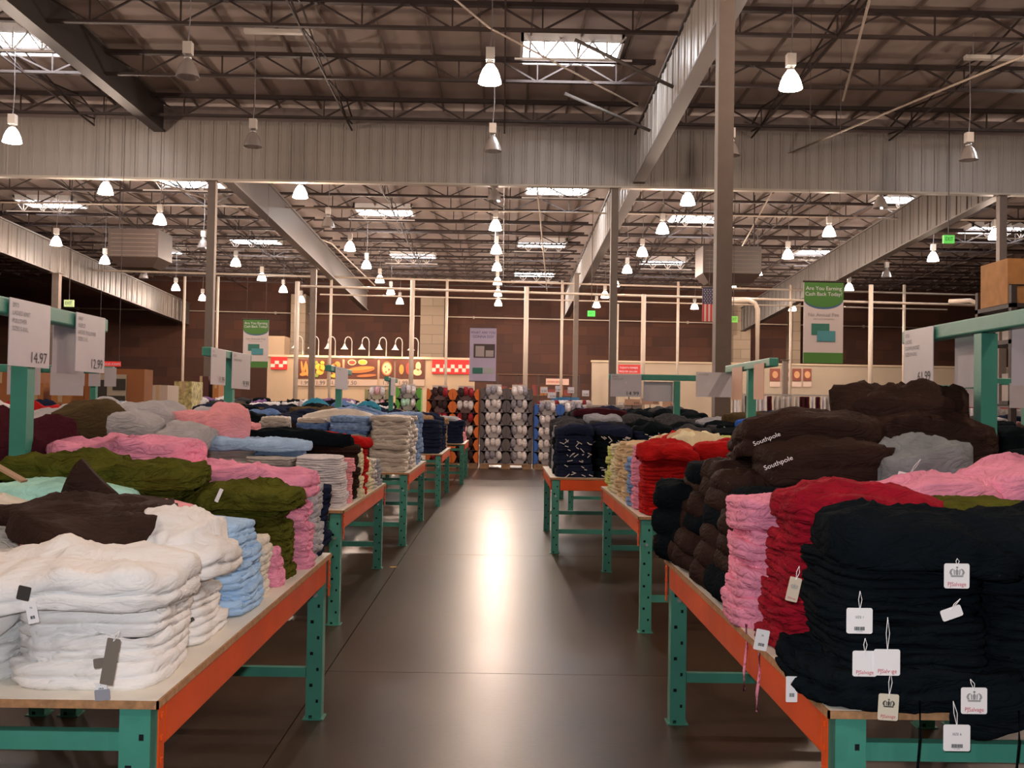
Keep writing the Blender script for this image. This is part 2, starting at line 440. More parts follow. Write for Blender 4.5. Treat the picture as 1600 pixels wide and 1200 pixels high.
column(3.25, 15.2, .235, ZF(15.2) - .1, 'tall brown column rising past the top edge beside the brown jackets')
column(3.25, 30.4, .21, 8.05, 'brown column under the cross girder behind the price sign reading 14.99')
column(3.22, 45.6, .21, 7.5, 'slim brown column with a pale box on it')
column(-8.72, 30.4, .23, 8.05, 'brown column under the cross girder beside the green and white banner')
column(-8.5, 45.6, .25, 7.5, 'brown column in front of the food pictures')
column(-19.9, 45.6, .30, 7.1, 'brown column under the lengthwise girder above the price signs 14.97 and 12.99')
column(14.85, 30.4, .22, 8.05, 'brown column under the cross girder beside the stacked cartons')
column(12.6, 45.6, .22, 3.8, 'short tan post beneath the large green banner')

# ---- skylights (child of ceiling) with white braces
SKY = mat('skylight_diffuser', (0.93, 0.96, 1.0), emit=20.0)
WBR = mat('white_brace', (0.75, 0.72, 0.70), rough=.5)
for X, Y in ((1.55, 25.3), (-11.9, 25.4), (15.0, 25.4), (-12.3, 39.7), (2.0, 39.8), (16.0, 40.6), (-5.25, 44.4), (8.4, 44.7), (1.85, 51.5), (-12.7, 52), (16.2, 52.5), (-5.0, 55.8),
             (8.7, 56.2), (1.8, 61.5), (-18.8, 56), (22, 46), (-26, 45), (-19.5, 44)):
    z = ZF(Y)
    s = MB().box(X - 1.17, X + 1.17, Y - .80, Y + .80, z - .09, z - .03).build('skylight_panel', SKY, ceiling)
    k = MB()
    k.box(X - 1.25, X + 1.25, Y - .90, Y - .81, z - .20, z + .02).box(X - 1.25, X + 1.25, Y + .81, Y + .90, z - .2, z + .02)
    k.box(X - 1.25, X - 1.18, Y - .9, Y + .9, z - .2, z + .02).box(X + 1.18, X + 1.25, Y - .9, Y + .9, z - .2, z + .02)
    k.build('skylight_curb', WBR, s)
    k = MB()
    yb = Y - 1.1
    k.bar((X - 1.4, yb, z - .72), (X + 1.4, yb, z - .72), .04)
    for q in (-.7, .1, .8):
        for dx in (-.45, 0, .45): k.bar((X + q, yb, z - .72), (X + q + dx, yb, z - .15), .035)
    k.build('brace_truss', WBR, s)

# ------------------------------------------------------------------ high bay lamps
LIT = mat('lit_refractor', (1.0, 0.84, 0.72), emit=30.0)
UNLIT = mat('unlit_refractor', (0.36, 0.32, 0.30), rough=0.25, trans=0.35)
BALL = mat('ballast_white', (0.6, 0.55, 0.5), rough=.5)
prof = [(.07, .36), (.09, .33), (.14, .26), (.19, .14), (.225, 0.0)]
bell_l = MB().lathe(prof, n=24, ribs=.015).mesh('refractor', LIT, smooth=True)
bell_u = MB().lathe(prof, n=24, ribs=.03).mesh('refractor', UNLIT, smooth=True)
ball = MB().box(-.085, .085, -.085, .085, .44, .68).mesh('ballast_box', BALL)
neck = MB().lathe([(.0, .44), (.06, .44), (.075, .38), (.075, .35), (0, .35)], n=16).mesh('neck', ZINC, smooth=True)
lit_set = []


def lamp(X, Y, z, lit, row, colm):
    lab = f"{'glowing' if lit else 'unlit'} bell shaped high bay lamp, {ON[row]} lamp row from the viewer, {ON[colm]} across"
    t = thing('high_bay_lamp', lab, 'lamp', (X, Y, z), 'high bay lamps under the roof')
    inst('refractor', bell_l if lit else bell_u, t, (X, Y, z)); inst('ballast_box', ball, t, (X, Y, z)); inst('neck', neck, t, (X, Y, z))
    MB().tube([(X, Y, z + .68), (X + .03, Y, z + 1.2), (X, Y, ZF(Y) + .02)], .012, 6).build('cord', GREYINK, t)
    if lit:
        ld = bpy.data.lights.new('lamp_bulb', 'POINT'); ld.energy = LAMP_W; ld.color = (1.0, 0.765, 0.61); ld.shadow_soft_size = .10
        lo = bpy.data.objects.new('lamp_bulb', ld); lo.parent = t; lo.location = (0, 0, -.12); COL.objects.link(lo)


row = 0
for r, Y in enumerate((-3.0, 4.0, 12.5)):       # assumed, unseen lamps over and behind the viewer that light the near tables
    for k in (-3, -1, 1, 3):
        X = -.35 + 5.87 * k
        lamp(X, Y, 7.9, True, row, (k + 3) // 2)
    row += 1
ROWS = [19.8, 25.0, 30.9, 35.8, 41, 46, 51, 56, 61]
for r, Y in enumerate(ROWS):
    ks = range(-3, 4) if Y > 30 else range(-2, 3)
    for ci, k in enumerate(ks):
        X = -.35 + 5.87 * k
        lit = True
        if Y < 21: lit = k in (0, 1) or abs(k) > 1
        elif Y < 26: lit = k == -2
        elif Y < 32: lit = k not in (0, 2)
        elif k == -1 and Y < 37: lit = False
        elif (r * 7 + k * 3) % 11 == 0 and k != 0: lit = False
        lamp(X, Y, 1.5 + 6.30 - .006 * (Y - 20), lit, row, ci)
    row += 1
# fluorescent strips
for i, (px, py, Y) in enumerate(((435, 50, 24.0), (1560, 91, 24.0))):
    p = at(px, py, Y)
    t = thing('strip_light', ['unlit white strip light hanging near the dark girder', 'unlit white strip light hanging high beside the tall near column'][i], 'lamp', tuple(p))
    MB().box(p.x - .8, p.x + .8, p.y - .08, p.y + .08, p.z - .04, p.z + .05).build('housing', BALL, t)
    for s in (-.6, .6):
        MB().bar((p.x + s, p.y, p.z + .05), (p.x + s, p.y, ZF(p.y) + .02), .015).build('hanger', GREYINK, t)

# hvac boxes
def hvac(x0, x1, y0p, y1p, Y, lab):
    a = at(x0, y1p, Y); b = at(x1, y0p, Y); H = MB()
    t = thing('air_handler', lab, 'air duct', ((a.x + b.x) / 2, Y, a.z))
    m = mat('duct_metal', (0.045, 0.030, 0.025), rough=.5, var=.08)
    MB().box(a.x, b.x, Y, Y + 1.6, a.z + .35, b.z).build('plenum', m, t)
    c = .3
    MB().add([(a.x, Y, a.z + .35), (b.x, Y, a.z + .35), (b.x, Y + 1.6, a.z + .35), (a.x, Y + 1.6, a.z + .35), (a.x + c, Y + c, a.z), (b.x - c, Y + c, a.z), (b.x - c, Y + 1.6 - c, a.z), (a.x + c, Y + 1.6 - c, a.z)],
             [(4, 7, 6, 5), (0, 4, 5, 1), (1, 5, 6, 2), (2, 6, 7, 3), (3, 7, 4, 0)]).build('diffuser', m, t)
    g = MB()
    for k in range(6):
        z = a.z + .4 + k * (b.z - a.z - .45) / 6; g.box(a.x + .1, b.x - .1, Y - .015, Y + .0, z, z + .02)
    tag(g.build('grille_bars', COLP, t), kind='stuff')
    for sx in (a.x + .1, b.x - .1): MB().bar((sx, Y + .8, b.z), (sx, Y + .8, ZF(Y + .8) + .02), .04).build('hanger', STEEL_DK, t)


hvac(168, 248, 358, 415, 38, 'brown box shaped air unit hanging under the roof near the block wall')
hvac(1098, 1190, 385, 440, 40, 'grey box shaped air unit hanging under the roof behind the near column')

# ------------------------------------------------------------------ far end: food court front, white wall, pipes
YW = 58.0
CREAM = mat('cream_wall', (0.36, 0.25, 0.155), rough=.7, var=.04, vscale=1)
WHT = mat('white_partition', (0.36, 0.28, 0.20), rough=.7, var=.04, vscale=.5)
fc = thing('food_counter_front', 'cream food counter front with lit food pictures and red checkered signs', 'food counter', (-8, YW, 0))
a = at(418, 557, YW); b = at(742, 563, YW); zt = (a.z + b.z) / 2
MB().box(a.x, b.x, YW, YW + .4, 0, zt).build('counter_wall', CREAM, fc)
MB().box(a.x - .05, b.x + .05, YW - .1, YW + .45, zt, zt + .12).build('cap_rail', mat('cap_cream', (.50, .38, .25), rough=.6), fc)
pic_dark = mat('menu_dark_red', (0.07, 0.014, 0.006), emit=.25)
foodm = {k: mat('menu_' + k, c, emit=.42) for k, c in (('bun', (.42, .15, .025)), ('yellow', (.52, .26, .02)), ('red', (.35, .03, .015)), ('crust', (.30, .09, .02)), ('cream', (.50, .33, .16)), ('green', (.15, .18, .02)))}


def disc(mb, cx, y, cz, rx, rz, rot=0, n=16):
    pts = []
    for k in range(n):
        t = -2 * PI * k / n; u, v = rx * math.cos(t), rz * math.sin(t)
        pts.append((cx + u * math.cos(rot) - v * math.sin(rot), y, cz + u * math.sin(rot) + v * math.cos(rot)))
    mb.poly(pts, (0, .02, 0))


xs = [(465, 487), (489, 511), (513, 535), (538, 590), (593, 616), (618, 664)]
kinds = ['sticks', 'salad', 'chicken', 'hotdog', 'pizza', 'drinks']
for i, ((x0, x1), kd) in enumerate(zip(xs, kinds)):
    p0 = at(x0, 591, YW - .06); p1 = at(x1, 561, YW - .06)
    pn = MB().box(p0.x, p1.x, YW - .06, YW - .001, p0.z, p1.z).build('menu_picture', pic_dark, fc)
    cx, cz, hw, hh = (p0.x + p1.x) / 2, (p0.z + p1.z) / 2, (p1.x - p0.x) / 2, (p1.z - p0.z) / 2
    yy = YW - .085
    def dd(name, m, lst):
        q = MB()
        for l in lst: disc(q, cx + l[0] * hw, yy - l[5] if len(l) > 5 else yy, cz + l[1] * hh, l[2] * hw, l[3] * hh, l[4] if len(l) > 4 else 0)
        q.build(name, foodm[m], pn)
    if kd == 'sticks': dd('printed_sticks', 'bun', [(-.35, 0, .16, .8, .15), (0, .05, .16, .75, -.2), (.35, -.1, .16, .7, .1), (-.1, -.55, .6, .2, .2, .01)])
    elif kd == 'salad': dd('printed_salad', 'yellow', [(-.3, .2, .4, .35), (.3, .1, .4, .4), (0, -.35, .55, .3), (.35, .6, .3, .2)]); dd('printed_greens', 'green', [(-.55, .6, .25, .2), (-.5, -.7, .3, .2)])
    elif kd == 'chicken': dd('printed_chicken', 'bun', [(-.2, .1, .5, .4), (.3, .35, .45, .4), (.1, -.3, .6, .3)]); dd('printed_fries', 'yellow', [(0, -.75, .7, .2, 0, .01)])
    elif kd == 'hotdog':
        dd('printed_bun', 'crust', [(0, -.1, .85, .34, .10), (.35, -.7, .6, .14, .08)]); dd('printed_sausage', 'bun', [(.05, .0, .78, .17, .12, .015)])
        dd('printed_sauce_cup', 'cream', [(-.55, .62, .26, .3), (.1, .65, .28, .28)]); dd('printed_sauce', 'red', [(-.55, .62, .2, .2, 0, .012)]); dd('printed_mustard', 'yellow', [(.1, .65, .22, .2, 0, .012)])
    elif kd == 'pizza': dd('printed_crust', 'crust', [(0, 0, .75, .75)]); dd('printed_pizza_top', 'cream', [(0, 0, .62, .6, 0, .01)]); dd('printed_sausage', 'red', [(-.2, .2, .1, .1, 0, .02), (.3, -.1, .1, .1, 0, .02), (-.1, -.35, .1, .1, 0, .02)])
    else: dd('printed_drink', 'bun', [(-.6, -.1, .16, .5)]); dd('printed_smoothie', 'red', [(-.12, 0, .17, .6)]); dd('printed_sundae', 'cream', [(.55, .25, .18, .45), (.5, -.35, .3, .35)])
    MB().box(p0.x, p1.x, YW - .07, YW - .001, p0.z - .42, p0.z - .06).build('price_strip', mat('price_strip', (.32, .22, .16), emit=.2), fc)
    text('1.50' if kd == 'hotdog' else '1.99', .32, (p0.x + .15, YW - .075, p0.z - .36), F_CAM, INK, fc)
redm = mat('sign_red_lit', (.45, .010, .008), emit=.3); whm = mat('sign_white_lit', (.50, .40, .30), emit=.3)
for nm, (x0, x1, y0, y1) in zip(('near banner', 'near pillar'), ((423, 449, 557, 577), (675, 734, 562, 584))):
    p0 = at(x0, y1, YW - .06); p1 = at(x1, y0, YW - .06)
    s = MB().box(p0.x, p1.x, YW - .08, YW - .001, p0.z, p1.z).build('checker_sign', redm, fc)
    c = (p1.z - p0.z) / 4; n = int((p1.x - p0.x) / c); c2 = (p1.x - p0.x) / n
    q = MB()
    for k in range(n):
        zz = p0.z + (c if k % 2 else 0) + .12
        q.box(p0.x + k * c2, p0.x + (k + 1) * c2, YW - .10, YW - .081, zz, zz + c)
    tag(q.build('white_checks', whm, s), kind='stuff')
for i, px in enumerate((472, 497, 523, 549, 576, 603, 628, 653)):
    p = at(px, 558, YW); top = at(px, 527, YW)
    t = thing('gooseneck_lamp', f'white gooseneck lamp over the food pictures, {ON[i]} from the banner side', 'lamp', (p.x, YW + .1, zt + .12), 'gooseneck lamps over the food pictures')
    H = 1.1
    pts = [(p.x, YW + .1, zt + .12)] + [(p.x, YW + .1, zt + .12 + H * .75)] + [(p.x - .18 + .18 * math.cos(u), YW + .1 - .25 * math.sin(u / 2), zt + .12 + H * .75 + .25 * math.sin(u)) for u in (0.6, 1.2, 1.8, 2.4, 3.0)] + [(p.x - .38, YW - .12, zt + .75)]
    MB().tube(pts, .028, 6).build('arm', BALL, t, smooth=True)
    MB().lathe([(.04, .25), (.07, .15), (.12, .05), (.22, -.06)], (p.x - .38, YW - .12, zt + .55), n=16).build('shade', BALL, t, smooth=True)
    if i % 2:
        ld = bpy.data.lights.new('gooseneck_bulb', 'SPOT'); ld.energy = 120; ld.color = (1, .66, .38); ld.spot_size = 2.4; ld.shadow_soft_size = .08
        lo = bpy.data.objects.new('gooseneck_bulb', ld); lo.parent = t; lo.location = (-.38, -.75, .35); lo.rotation_euler = (.45, 0, 0); COL.objects.link(lo)
# cream box on food counter
a = at(420, 552, YW + .5); b = at(447, 526, YW + .5)
tag(MB().box(a.x, b.x, YW + .1, YW + 1.6, zt + .12, b.z).build('duct_cover', CREAM), 'cream box standing on the food counter wall beside the banner', 'box')
# pillars in front of back wall
for i, (x0, x1) in enumerate(((452, 475), (655, 692), (1145, 1172), (1238, 1250))):
    a = at(x0, 600, 64.5); b = at(x1, 600, 64.5)
    tag(MB().box(a.x, b.x, 64.5, 65.98, 0, 8.4).build('block_pillar', STONE), ['pale block pillar above the food pictures beside the banner', 'wide pale block pillar above the drinks picture', 'pale block pillar behind the tall near column', 'narrow pale block pillar beside the large green banner'][i], 'pillar')
# white partition
a = at(925, 572, YW)
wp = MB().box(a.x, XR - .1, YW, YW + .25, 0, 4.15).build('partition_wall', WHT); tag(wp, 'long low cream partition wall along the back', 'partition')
MB().box(a.x - .05, XR - .1, YW - .05, YW + .3, 4.15, 4.24).build('cap_rail', mat('cap_cream', (.75, .6, .42)), wp)
# small pictures on partition
pf = [(1203, 1219), (1222, 1235), (1238, 1252), (1255, 1268)]
for i, (x0, x1) in enumerate(pf):
    p0 = at(x0, 595, YW - .05); p1 = at(x1, 576, YW - .05)
    t = MB().box(p0.x, p1.x, YW - .06, YW - .012, p0.z, p1.z).build('food_poster', mat('poster_brown', (.20, .05, .03), rough=.6)); tag(t, f'small dark food poster on the partition wall, {ON[i]} from the column', 'poster', 'small food posters')
    cx, cz = (p0.x + p1.x) / 2, (p0.z + p1.z) / 2
    q = MB(); disc(q, cx, YW - .085, cz, .16, .2); disc(q, cx - .02, YW - .10, cz + .1, .1, .1); q.build('printed_food', mat('poster_tan', (.55, .28, .12)), t)
    MB().box(p0.x, p1.x, YW - .05, YW - .012, p0.z - .34, p0.z - .05).build('price_strip', mat('poster_strip', (.55, .40, .32)), t)
# red member sign
p0 = at(966, 588, 55); p1 = at(1001, 570, 55)
t = thing('fuel_price_sign', 'small red sign with white lettering above the price sign reading 14.99', 'sign', ((p0.x + p1.x) / 2, 55, p0.z))
MB().box(p0.x, p1.x, 55, 55.05, p0.z + .15, p1.z).build('board', mat('sign_red', (.45, .02, .02), rough=.5), t)
text("TODAY'S MEMBER", .14, (p0.x + .06, 54.99, p1.z - .22), F_CAM, PAPER, t, sx=.88)
text("PRICE PER GALLON", .14, (p0.x + .04, 54.99, p1.z - .42), F_CAM, PAPER, t, sx=.80)
MB().box(p0.x, p1.x, 55, 55.05, p0.z - .02, p0.z + .13).build('lower_board', mat('cardboard', (.36, .2, .09), rough=.8), t)
MB().bar(((p0.x + p1.x) / 2, 55.05, 0), ((p0.x + p1.x) / 2, 55.05, p0.z), .06).build('stand', STEEL_DK, t)
# small sign (850-890, 592)
p0 = at(853, 601, 50); p1 = at(889, 592, 50)
t = thing('counter_sign', 'small pale board with orange lettering between the display tower and the slim column', 'sign', ((p0.x + p1.x) / 2, 50, p0.z))
MB().box(p0.x, p1.x, 50, 50.04, p0.z, p1.z).build('board', mat('pale_board', (.62, .40, .32)), t)
text('MEMBER SERVICE', .12, (p0.x + .05, 49.99, p0.z + .1), F_CAM, mat('orange_ink', (.5, .08, .02)), t, sx=.85)
MB().bar(((p0.x + p1.x) / 2, 50.06, 0), ((p0.x + p1.x) / 2, 50.06, p0.z), .05).build('stand', STEEL_DK, t)

# white pipe frame in front of back area
def post(px, Y, ytop, r, lab, hook=0):
    p = at(px, ytop, Y)
    t = thing('white_post', lab, 'post', (p.x, Y, 0), 'tall white posts before the back wall')
    pts = [(p.x, Y, 0), (p.x, Y, p.z - (.35 if hook else 0))]
    if hook: pts += [(p.x + hook * .12, Y, p.z - .1), (p.x + hook * .4, Y, p.z), (p.x + hook * 1.3, Y, p.z - .05)]
    MB().tube(pts, r, 10).build('pole', WHITEP, t, smooth=True)
    MB().lathe([(r * 2.2, 0), (r * 2.2, .03), (0, .03)], (p.x, Y, 0), n=14).build('foot_plate', WHITEP, t)


for i, (px, yt, hk) in enumerate(((465, 440, 0), (645, 438, 0), (823, 448, 0), (1006, 460, 0), (1184, 470, -1), (1361, 445, 0), (1530, 470, -1))):
    post(px, 44.0, yt, .10, f'thick white post, {ON[i]} counted from the food pictures', hk)
for i, (px, yt) in enumerate(((289, 432), (341, 432), (518, 434), (699, 436), (879, 438), (965, 475), (1060, 440), (1236, 445), (1413, 445))):
    post(px, 50.0, yt, .065 if i < 8 else .075, f'thin white post, {ON[i]} counted from the brown block wall side')
fr = thing('pipe_rail', 'long white horizontal pipes carried by the tall white posts', 'rail', (0, 44, 6.5))
for (x0, y0, x1, y1, Y, r) in ((100, 421, 1560, 462, 50, .05), (470, 447, 1560, 478, 44.2, .055), (500, 460, 1480, 484, 50, .035)):
    A = at(x0, y0, Y); B = at(x1, y1, Y); MB().tube([A, B], r, 8).build('rail', WHITEP, fr, smooth=True)
fr = thing('wall_pipe', 'thin sprinkler pipe running along the brown block back wall', 'pipe', (0, 65.6, 7))
A = at(95, 481, 65.7); B = at(1560, 515, 65.7)
MB().tube([A, B], .045, 8).build('rail', WHITEP, fr, smooth=True)
for px in (120, 430, 740, 1075, 1350):
    q = at(px, 481 + (px - 95) * .0232, 65.7); MB().box(q.x - .05, q.x + .05, 65.7, 66.0, q.z - .08, q.z + .08).build('bracket', WHITEP, fr)
# clutter shelf line on back wall (warm lit ledge)
# hanging banners
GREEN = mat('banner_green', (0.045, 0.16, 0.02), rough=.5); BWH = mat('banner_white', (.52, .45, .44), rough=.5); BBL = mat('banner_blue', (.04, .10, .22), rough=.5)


def green_banner(x0, x1, y0, y1, Y, lab):
    a = at(x0, y1, Y); b = at(x1, y0, Y); W = b.x - a.x; H = b.z - a.z
    t = thing('hanging_banner', lab, 'banner', ((a.x + b.x) / 2, Y, a.z))
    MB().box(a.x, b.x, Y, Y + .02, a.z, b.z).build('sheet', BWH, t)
    cx = (a.x + b.x) / 2
    for rr, m, yy in ((1.05, BBL, .004), (.98, GREEN, .008)):
        pts = [(a.x, Y - yy, b.z), (a.x, Y - yy, b.z - H * .20 * rr)]
        for k in range(13):
            th = PI + PI * k / 12
            pts.append((cx + W / 2 * math.cos(th), Y - yy, b.z - H * .20 * rr + H * .115 * rr * math.sin(th)))
        pts += [(b.x, Y - yy, b.z)]
        MB().poly(pts, (0, yy, 0)).build('green_arc' if rr < 1 else 'blue_arc', m, t)
    MB().box(a.x, b.x, Y - .008, Y, a.z, a.z + H * .13).build('bottom_band', GREEN, t)
    s = W * .135
    text('Are You Earning', s, (cx, Y - .012, b.z - H * .095), F_CAM, PAPER, t, align='CENTER')
    text('Cash Back Today?', s, (cx, Y - .012, b.z - H * .165), F_CAM, PAPER, t, align='CENTER', sx=.95)
    text('No Annual Fee', s * .95, (cx, Y - .006, b.z - H * .42), F_CAM, GREYINK, t, align='CENTER')
    text('with a paid membership', s * .4, (cx, Y - .006, b.z - H * .46), F_CAM, GREYINK, t, align='CENTER')
    MB().box(a.x + W * .2, a.x + W * .65, Y - .01, Y, a.z + H * .35, a.z + H * .49).build('printed_card', mat('card_green', (.02, .14, .10)), t)
    MB().box(a.x + W * .34, a.x + W * .80, Y - .016, Y, a.z + H * .27, a.z + H * .40).build('printed_card', mat('card_teal', (.05, .22, .25)), t)
    MB().tube([(a.x - .03, Y, b.z + .02), (b.x + .03, Y, b.z + .02)], .02, 8).build('top_rod', STEEL_DK, t)
    for sx in (a.x + .1, b.x - .1): MB().bar((sx, Y, b.z), (sx, Y, ZF(Y) + .02), .008).build('hanging_wire', STEEL_DK, t)


green_banner(1255, 1318, 442, 567, 22.5, 'large green and white banner asking about cash back, beside the cream partition')
green_banner(379, 420, 500, 574, 34.0, 'smaller green and white cash back banner hanging beside the food counter')
a = at(733, 595, 36); b = at(776, 513, 36); Y = 36; W = b.x - a.x; H = b.z - a.z
t = thing('hanging_banner', 'pale lilac banner with a picture of bags hanging over the display towers', 'banner', ((a.x + b.x) / 2, Y, a.z))
MB().box(a.x, b.x, Y, Y + .02, a.z, b.z).build('sheet', mat('banner_lilac', (.42, .36, .50)), t)
MB().box(a.x - .01, b.x + .01, Y - .005, Y + .03, b.z, b.z + .03).box(a.x - .01, b.x + .01, Y - .005, Y + .03, a.z - .03, a.z).build('end_bar', STEEL_DK, t)
NV = mat('navy_ink', (.05, .04, .14))
text('WHAT ARE YOU', W * .125, ((a.x + b.x) / 2, Y - .006, b.z - H * .105), F_CAM, NV, t, align='CENTER')
text('GONNA DO?', W * .135, ((a.x + b.x) / 2, Y - .006, b.z - H * .185), F_CAM, NV, t, align='CENTER')
MB().box(a.x + W * .15, a.x + W * .95, Y - .01, Y, a.z + H * .44, a.z + H * .70).build('printed_bag', mat('bag_dark', (.05, .03, .03)), t)
MB().box(a.x + W * .22, a.x + W * .55, Y - .014, Y, a.z + H * .46, a.z + H * .66).build('printed_bag_side', mat('bag_light', (.35, .30, .30)), t)
MB().box(a.x + W * .60, a.x + W * .90, Y - .014, Y, a.z + H * .46, a.z + H * .58).build('printed_bag_pocket', MATS['bag_light'], t)
MB().box(a.x + W * .12, a.x + W * .5, Y - .01, Y, a.z + H * .14, a.z + H * .25).build('printed_card', mat('card_green', (.02, .14, .10)), t)
MB().box(a.x + W * .52, a.x + W * .9, Y - .01, Y, a.z + H * .14, a.z + H * .25).build('printed_card', mat('card_pale', (.35, .36, .36)), t)
for sx in (a.x + .1, b.x - .1): MB().bar((sx, Y, b.z), (sx, Y, ZF(Y) + .02), .008).build('hanging_wire', STEEL_DK, t)

# flag
a = at(1097, 502, 38); b = at(1114, 450, 38); Y = 38; W = .52; H = b.z - a.z
t = thing('flag', 'red white and blue striped flag hanging vertically beside the near column', 'flag', (a.x + W / 2, Y, a.z))
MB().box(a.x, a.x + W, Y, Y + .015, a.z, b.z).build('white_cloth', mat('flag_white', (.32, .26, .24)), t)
for k in range(0, 7, 2):
    MB().box(a.x + k * W / 7, a.x + (k + 1) * W / 7, Y - .008, Y, a.z, b.z).build('red_stripe', mat('flag_red', (.26, .008, .008)), t)
MB().box(a.x, a.x + W, Y - .014, Y, a.z + H * .52, b.z).build('canton', mat('flag_blue', (.006, .008, .035)), t)
q = MB()
for r_ in range(8):
    for c_ in range(4 + r_ % 2):
        disc(q, a.x + W * (.13 + .19 * c_ - (.0 if r_ % 2 == 0 else .07) + .07), Y - .018, a.z + H * (.56 + .055 * r_), .018, .018, n=5)
tag(q.build('star_field', MATS['flag_white'], t), kind='stuff')
MB().tube([(a.x - .05, Y, b.z + .02), (a.x + W + .05, Y, b.z + .02)], .02, 8).build('rod', STEEL_DK, t)
MB().bar((a.x + W / 2, Y, b.z), (a.x + W / 2, Y, ZF(Y) + .02), .01).build('hanging_wire', STEEL_DK, t)

# green hanging exit lamps
for i, (px, py, Y, m) in enumerate(((924, 490, 44, (.05, .55, .06)), (108, 474, 36, (.35, .42, .18)), (1146, 499, 40, (.12, .32, .05)), (1482, 374, 30, (.08, .4, .06)))):
    p = at(px, py, Y)
    t = thing('exit_sign', ['glowing green sign hanging beside the brown columns', 'pale green sign hanging beneath the far lengthwise girder', 'small green sign before the block pillar behind the near column', 'small green sign high near the grey corrugated girder'][i], 'exit sign', tuple(p))
    MB().box(p.x - .16, p.x + .16, Y - .05, Y + .05, p.z - .12, p.z + .12).build('box', mat(f'exit_green_{i}', m, emit=.8), t)
    text('EXIT', .16, (p.x, Y - .055, p.z - .05), F_CAM, DARK, t, align='CENTER', sx=.7)
    MB().bar((p.x, Y, p.z + .12), (p.x, Y, ZF(Y) + .02), .02).build('hanger', STEEL_DK, t)

# ------------------------------------------------------------------ cartons near block wall
CARD = mat('carton', (0.30, 0.11, 0.035), rough=.8, var=.1, vscale=3); CARD2 = mat('carton_orange', (0.42, 0.17, 0.05), rough=.8, var=.1, vscale=3)


def carton(x0, x1, y0, y1, Y, D, lab, m=CARD, zb=None, pic=False):
    a = at(x0, y1, Y); b = at(x1, y0, Y); z0 = a.z if zb is None else zb
    t = thing('carton', lab, 'box', ((a.x + b.x) / 2, Y, z0))
    MB().box(a.x, b.x, Y, Y + D, z0, b.z).build('box_body', m, t)
    MB().box((a.x + b.x) / 2 - .03, (a.x + b.x) / 2 + .03, Y - .003, Y + D, b.z - .25, b.z + .003).build('packing_tape', mat('tape', (.5, .35, .2), rough=.4), t)
    if pic:
        W = b.x - a.x; H = b.z - z0
        q = MB().box(a.x + W * .32, b.x - W * .25, Y - .012, Y, b.z - .62, b.z - .08).build('printed_picture', mat('pic_pale', (.40, .34, .26)), t)
        MB().box(a.x + W * .33, a.x + W * .48, Y - .02, Y, b.z - .56, b.z - .16).box(a.x + W * .46, b.x - W * .26, Y - .018, Y, b.z - .60, b.z - .38).box(a.x + W * .56, b.x - W * .26, Y - .02, Y, b.z - .30, b.z - .14).build('printed_furniture', mat('pic_dark', (.03, .025, .02)), q)
        MB().box(a.x + W * .57, b.x - W * .3, Y - .024, Y, b.z - .58, b.z - .48).build('printed_bench', mat('pic_brown', (.16, .10, .06)), q)
    return t


carton(112, 226, 577, 700, 14.5, .35, 'large brown carton printed with a furniture picture', pic=True, zb=0.0)
carton(40, 68, 598, 700, 14.2, .8, 'orange brown carton beside the teal sign post', CARD2, zb=0.0)
carton(78, 108, 600, 700, 14.0, .8, 'orange brown carton next to the large furniture carton', CARD2, zb=0.0)
carton(-40, 38, 575, 700, 16.5, 1.2, 'tall dark brown carton behind the price sign reading 14.97', CARD, zb=0.0)
carton(300, 326, 588, 700, 24, 1.0, 'dark red brown carton in front of the brown column', mat('carton_dark', (.08, .02, .015)), zb=0.0)
carton(228, 262, 602, 700, 17.5, .6, 'pale box beside the furniture carton below small price signs', mat('pale_carton', (.52, .42, .35), rough=.7), zb=0.0)
carton(330, 342, 590, 700, 24, .8, 'tan carton behind the brown column', CARD2, zb=0.0)
carton(270, 300, 596, 700, 22, .8, 'mottled yellow and white drum shaped carton', mat('mottled', (.45, .38, .16), var=.6, vscale=12), zb=0.0)
p0 = at(152, 572, 30); p1 = at(188, 565, 30)
t = thing('website_sign', 'small red strip sign with white web address high over the furniture carton', 'sign', ((p0.x + p1.x) / 2, 30, p0.z))
MB().box(p0.x, p1.x, 30, 30.05, p0.z, p1.z).build('board', mat('strip_red', (.60, .02, .02), emit=.25), t)
text('costco.com', .145, ((p0.x + p1.x) / 2, 29.99, p0.z + .03), F_CAM, PAPER, t, align='CENTER')
for s in (p0.x + .05, p1.x - .05): MB().bar((s, 30.03, p1.z), (s, 30.03, ZF(30) + .02), .01).build('hanging_wire', STEEL_DK, t)
# warm ledge shelf on the back wall
t = thing('goods_rack', 'long low brown rack of goods before the back wall under the lilac banner', 'rack', (1, 57, 0))
a = at(778, 584, 57); b = at(905, 590, 57)
for k in range(5):
    X = a.x + (b.x - a.x) * k / 4; MB().bar((X, 57, 0), (X, 57, a.z), .08).build('upright', STEEL_DK, t)
for zz in (1.2, 2.2, a.z): MB().box(a.x, b.x, 56.9, 58.2, zz - .05, zz).build('shelf', mat('rack_shelf', (.10, .045, .02)), t)
for k in range(9):
    X = a.x + .1 + (b.x - a.x - .5) * k / 9; h_ = .3 + .5 * R.random()
    tag(MB().box(X, X + .42, 57.1, 57.9, 2.2, 2.2 + h_).build('carton', CARD if k % 2 else mat('carton_red', (.16, .02, .012))), f'small carton on the low back rack, {ON[k]} from the food counter side', 'box', 'cartons on the low back rack')

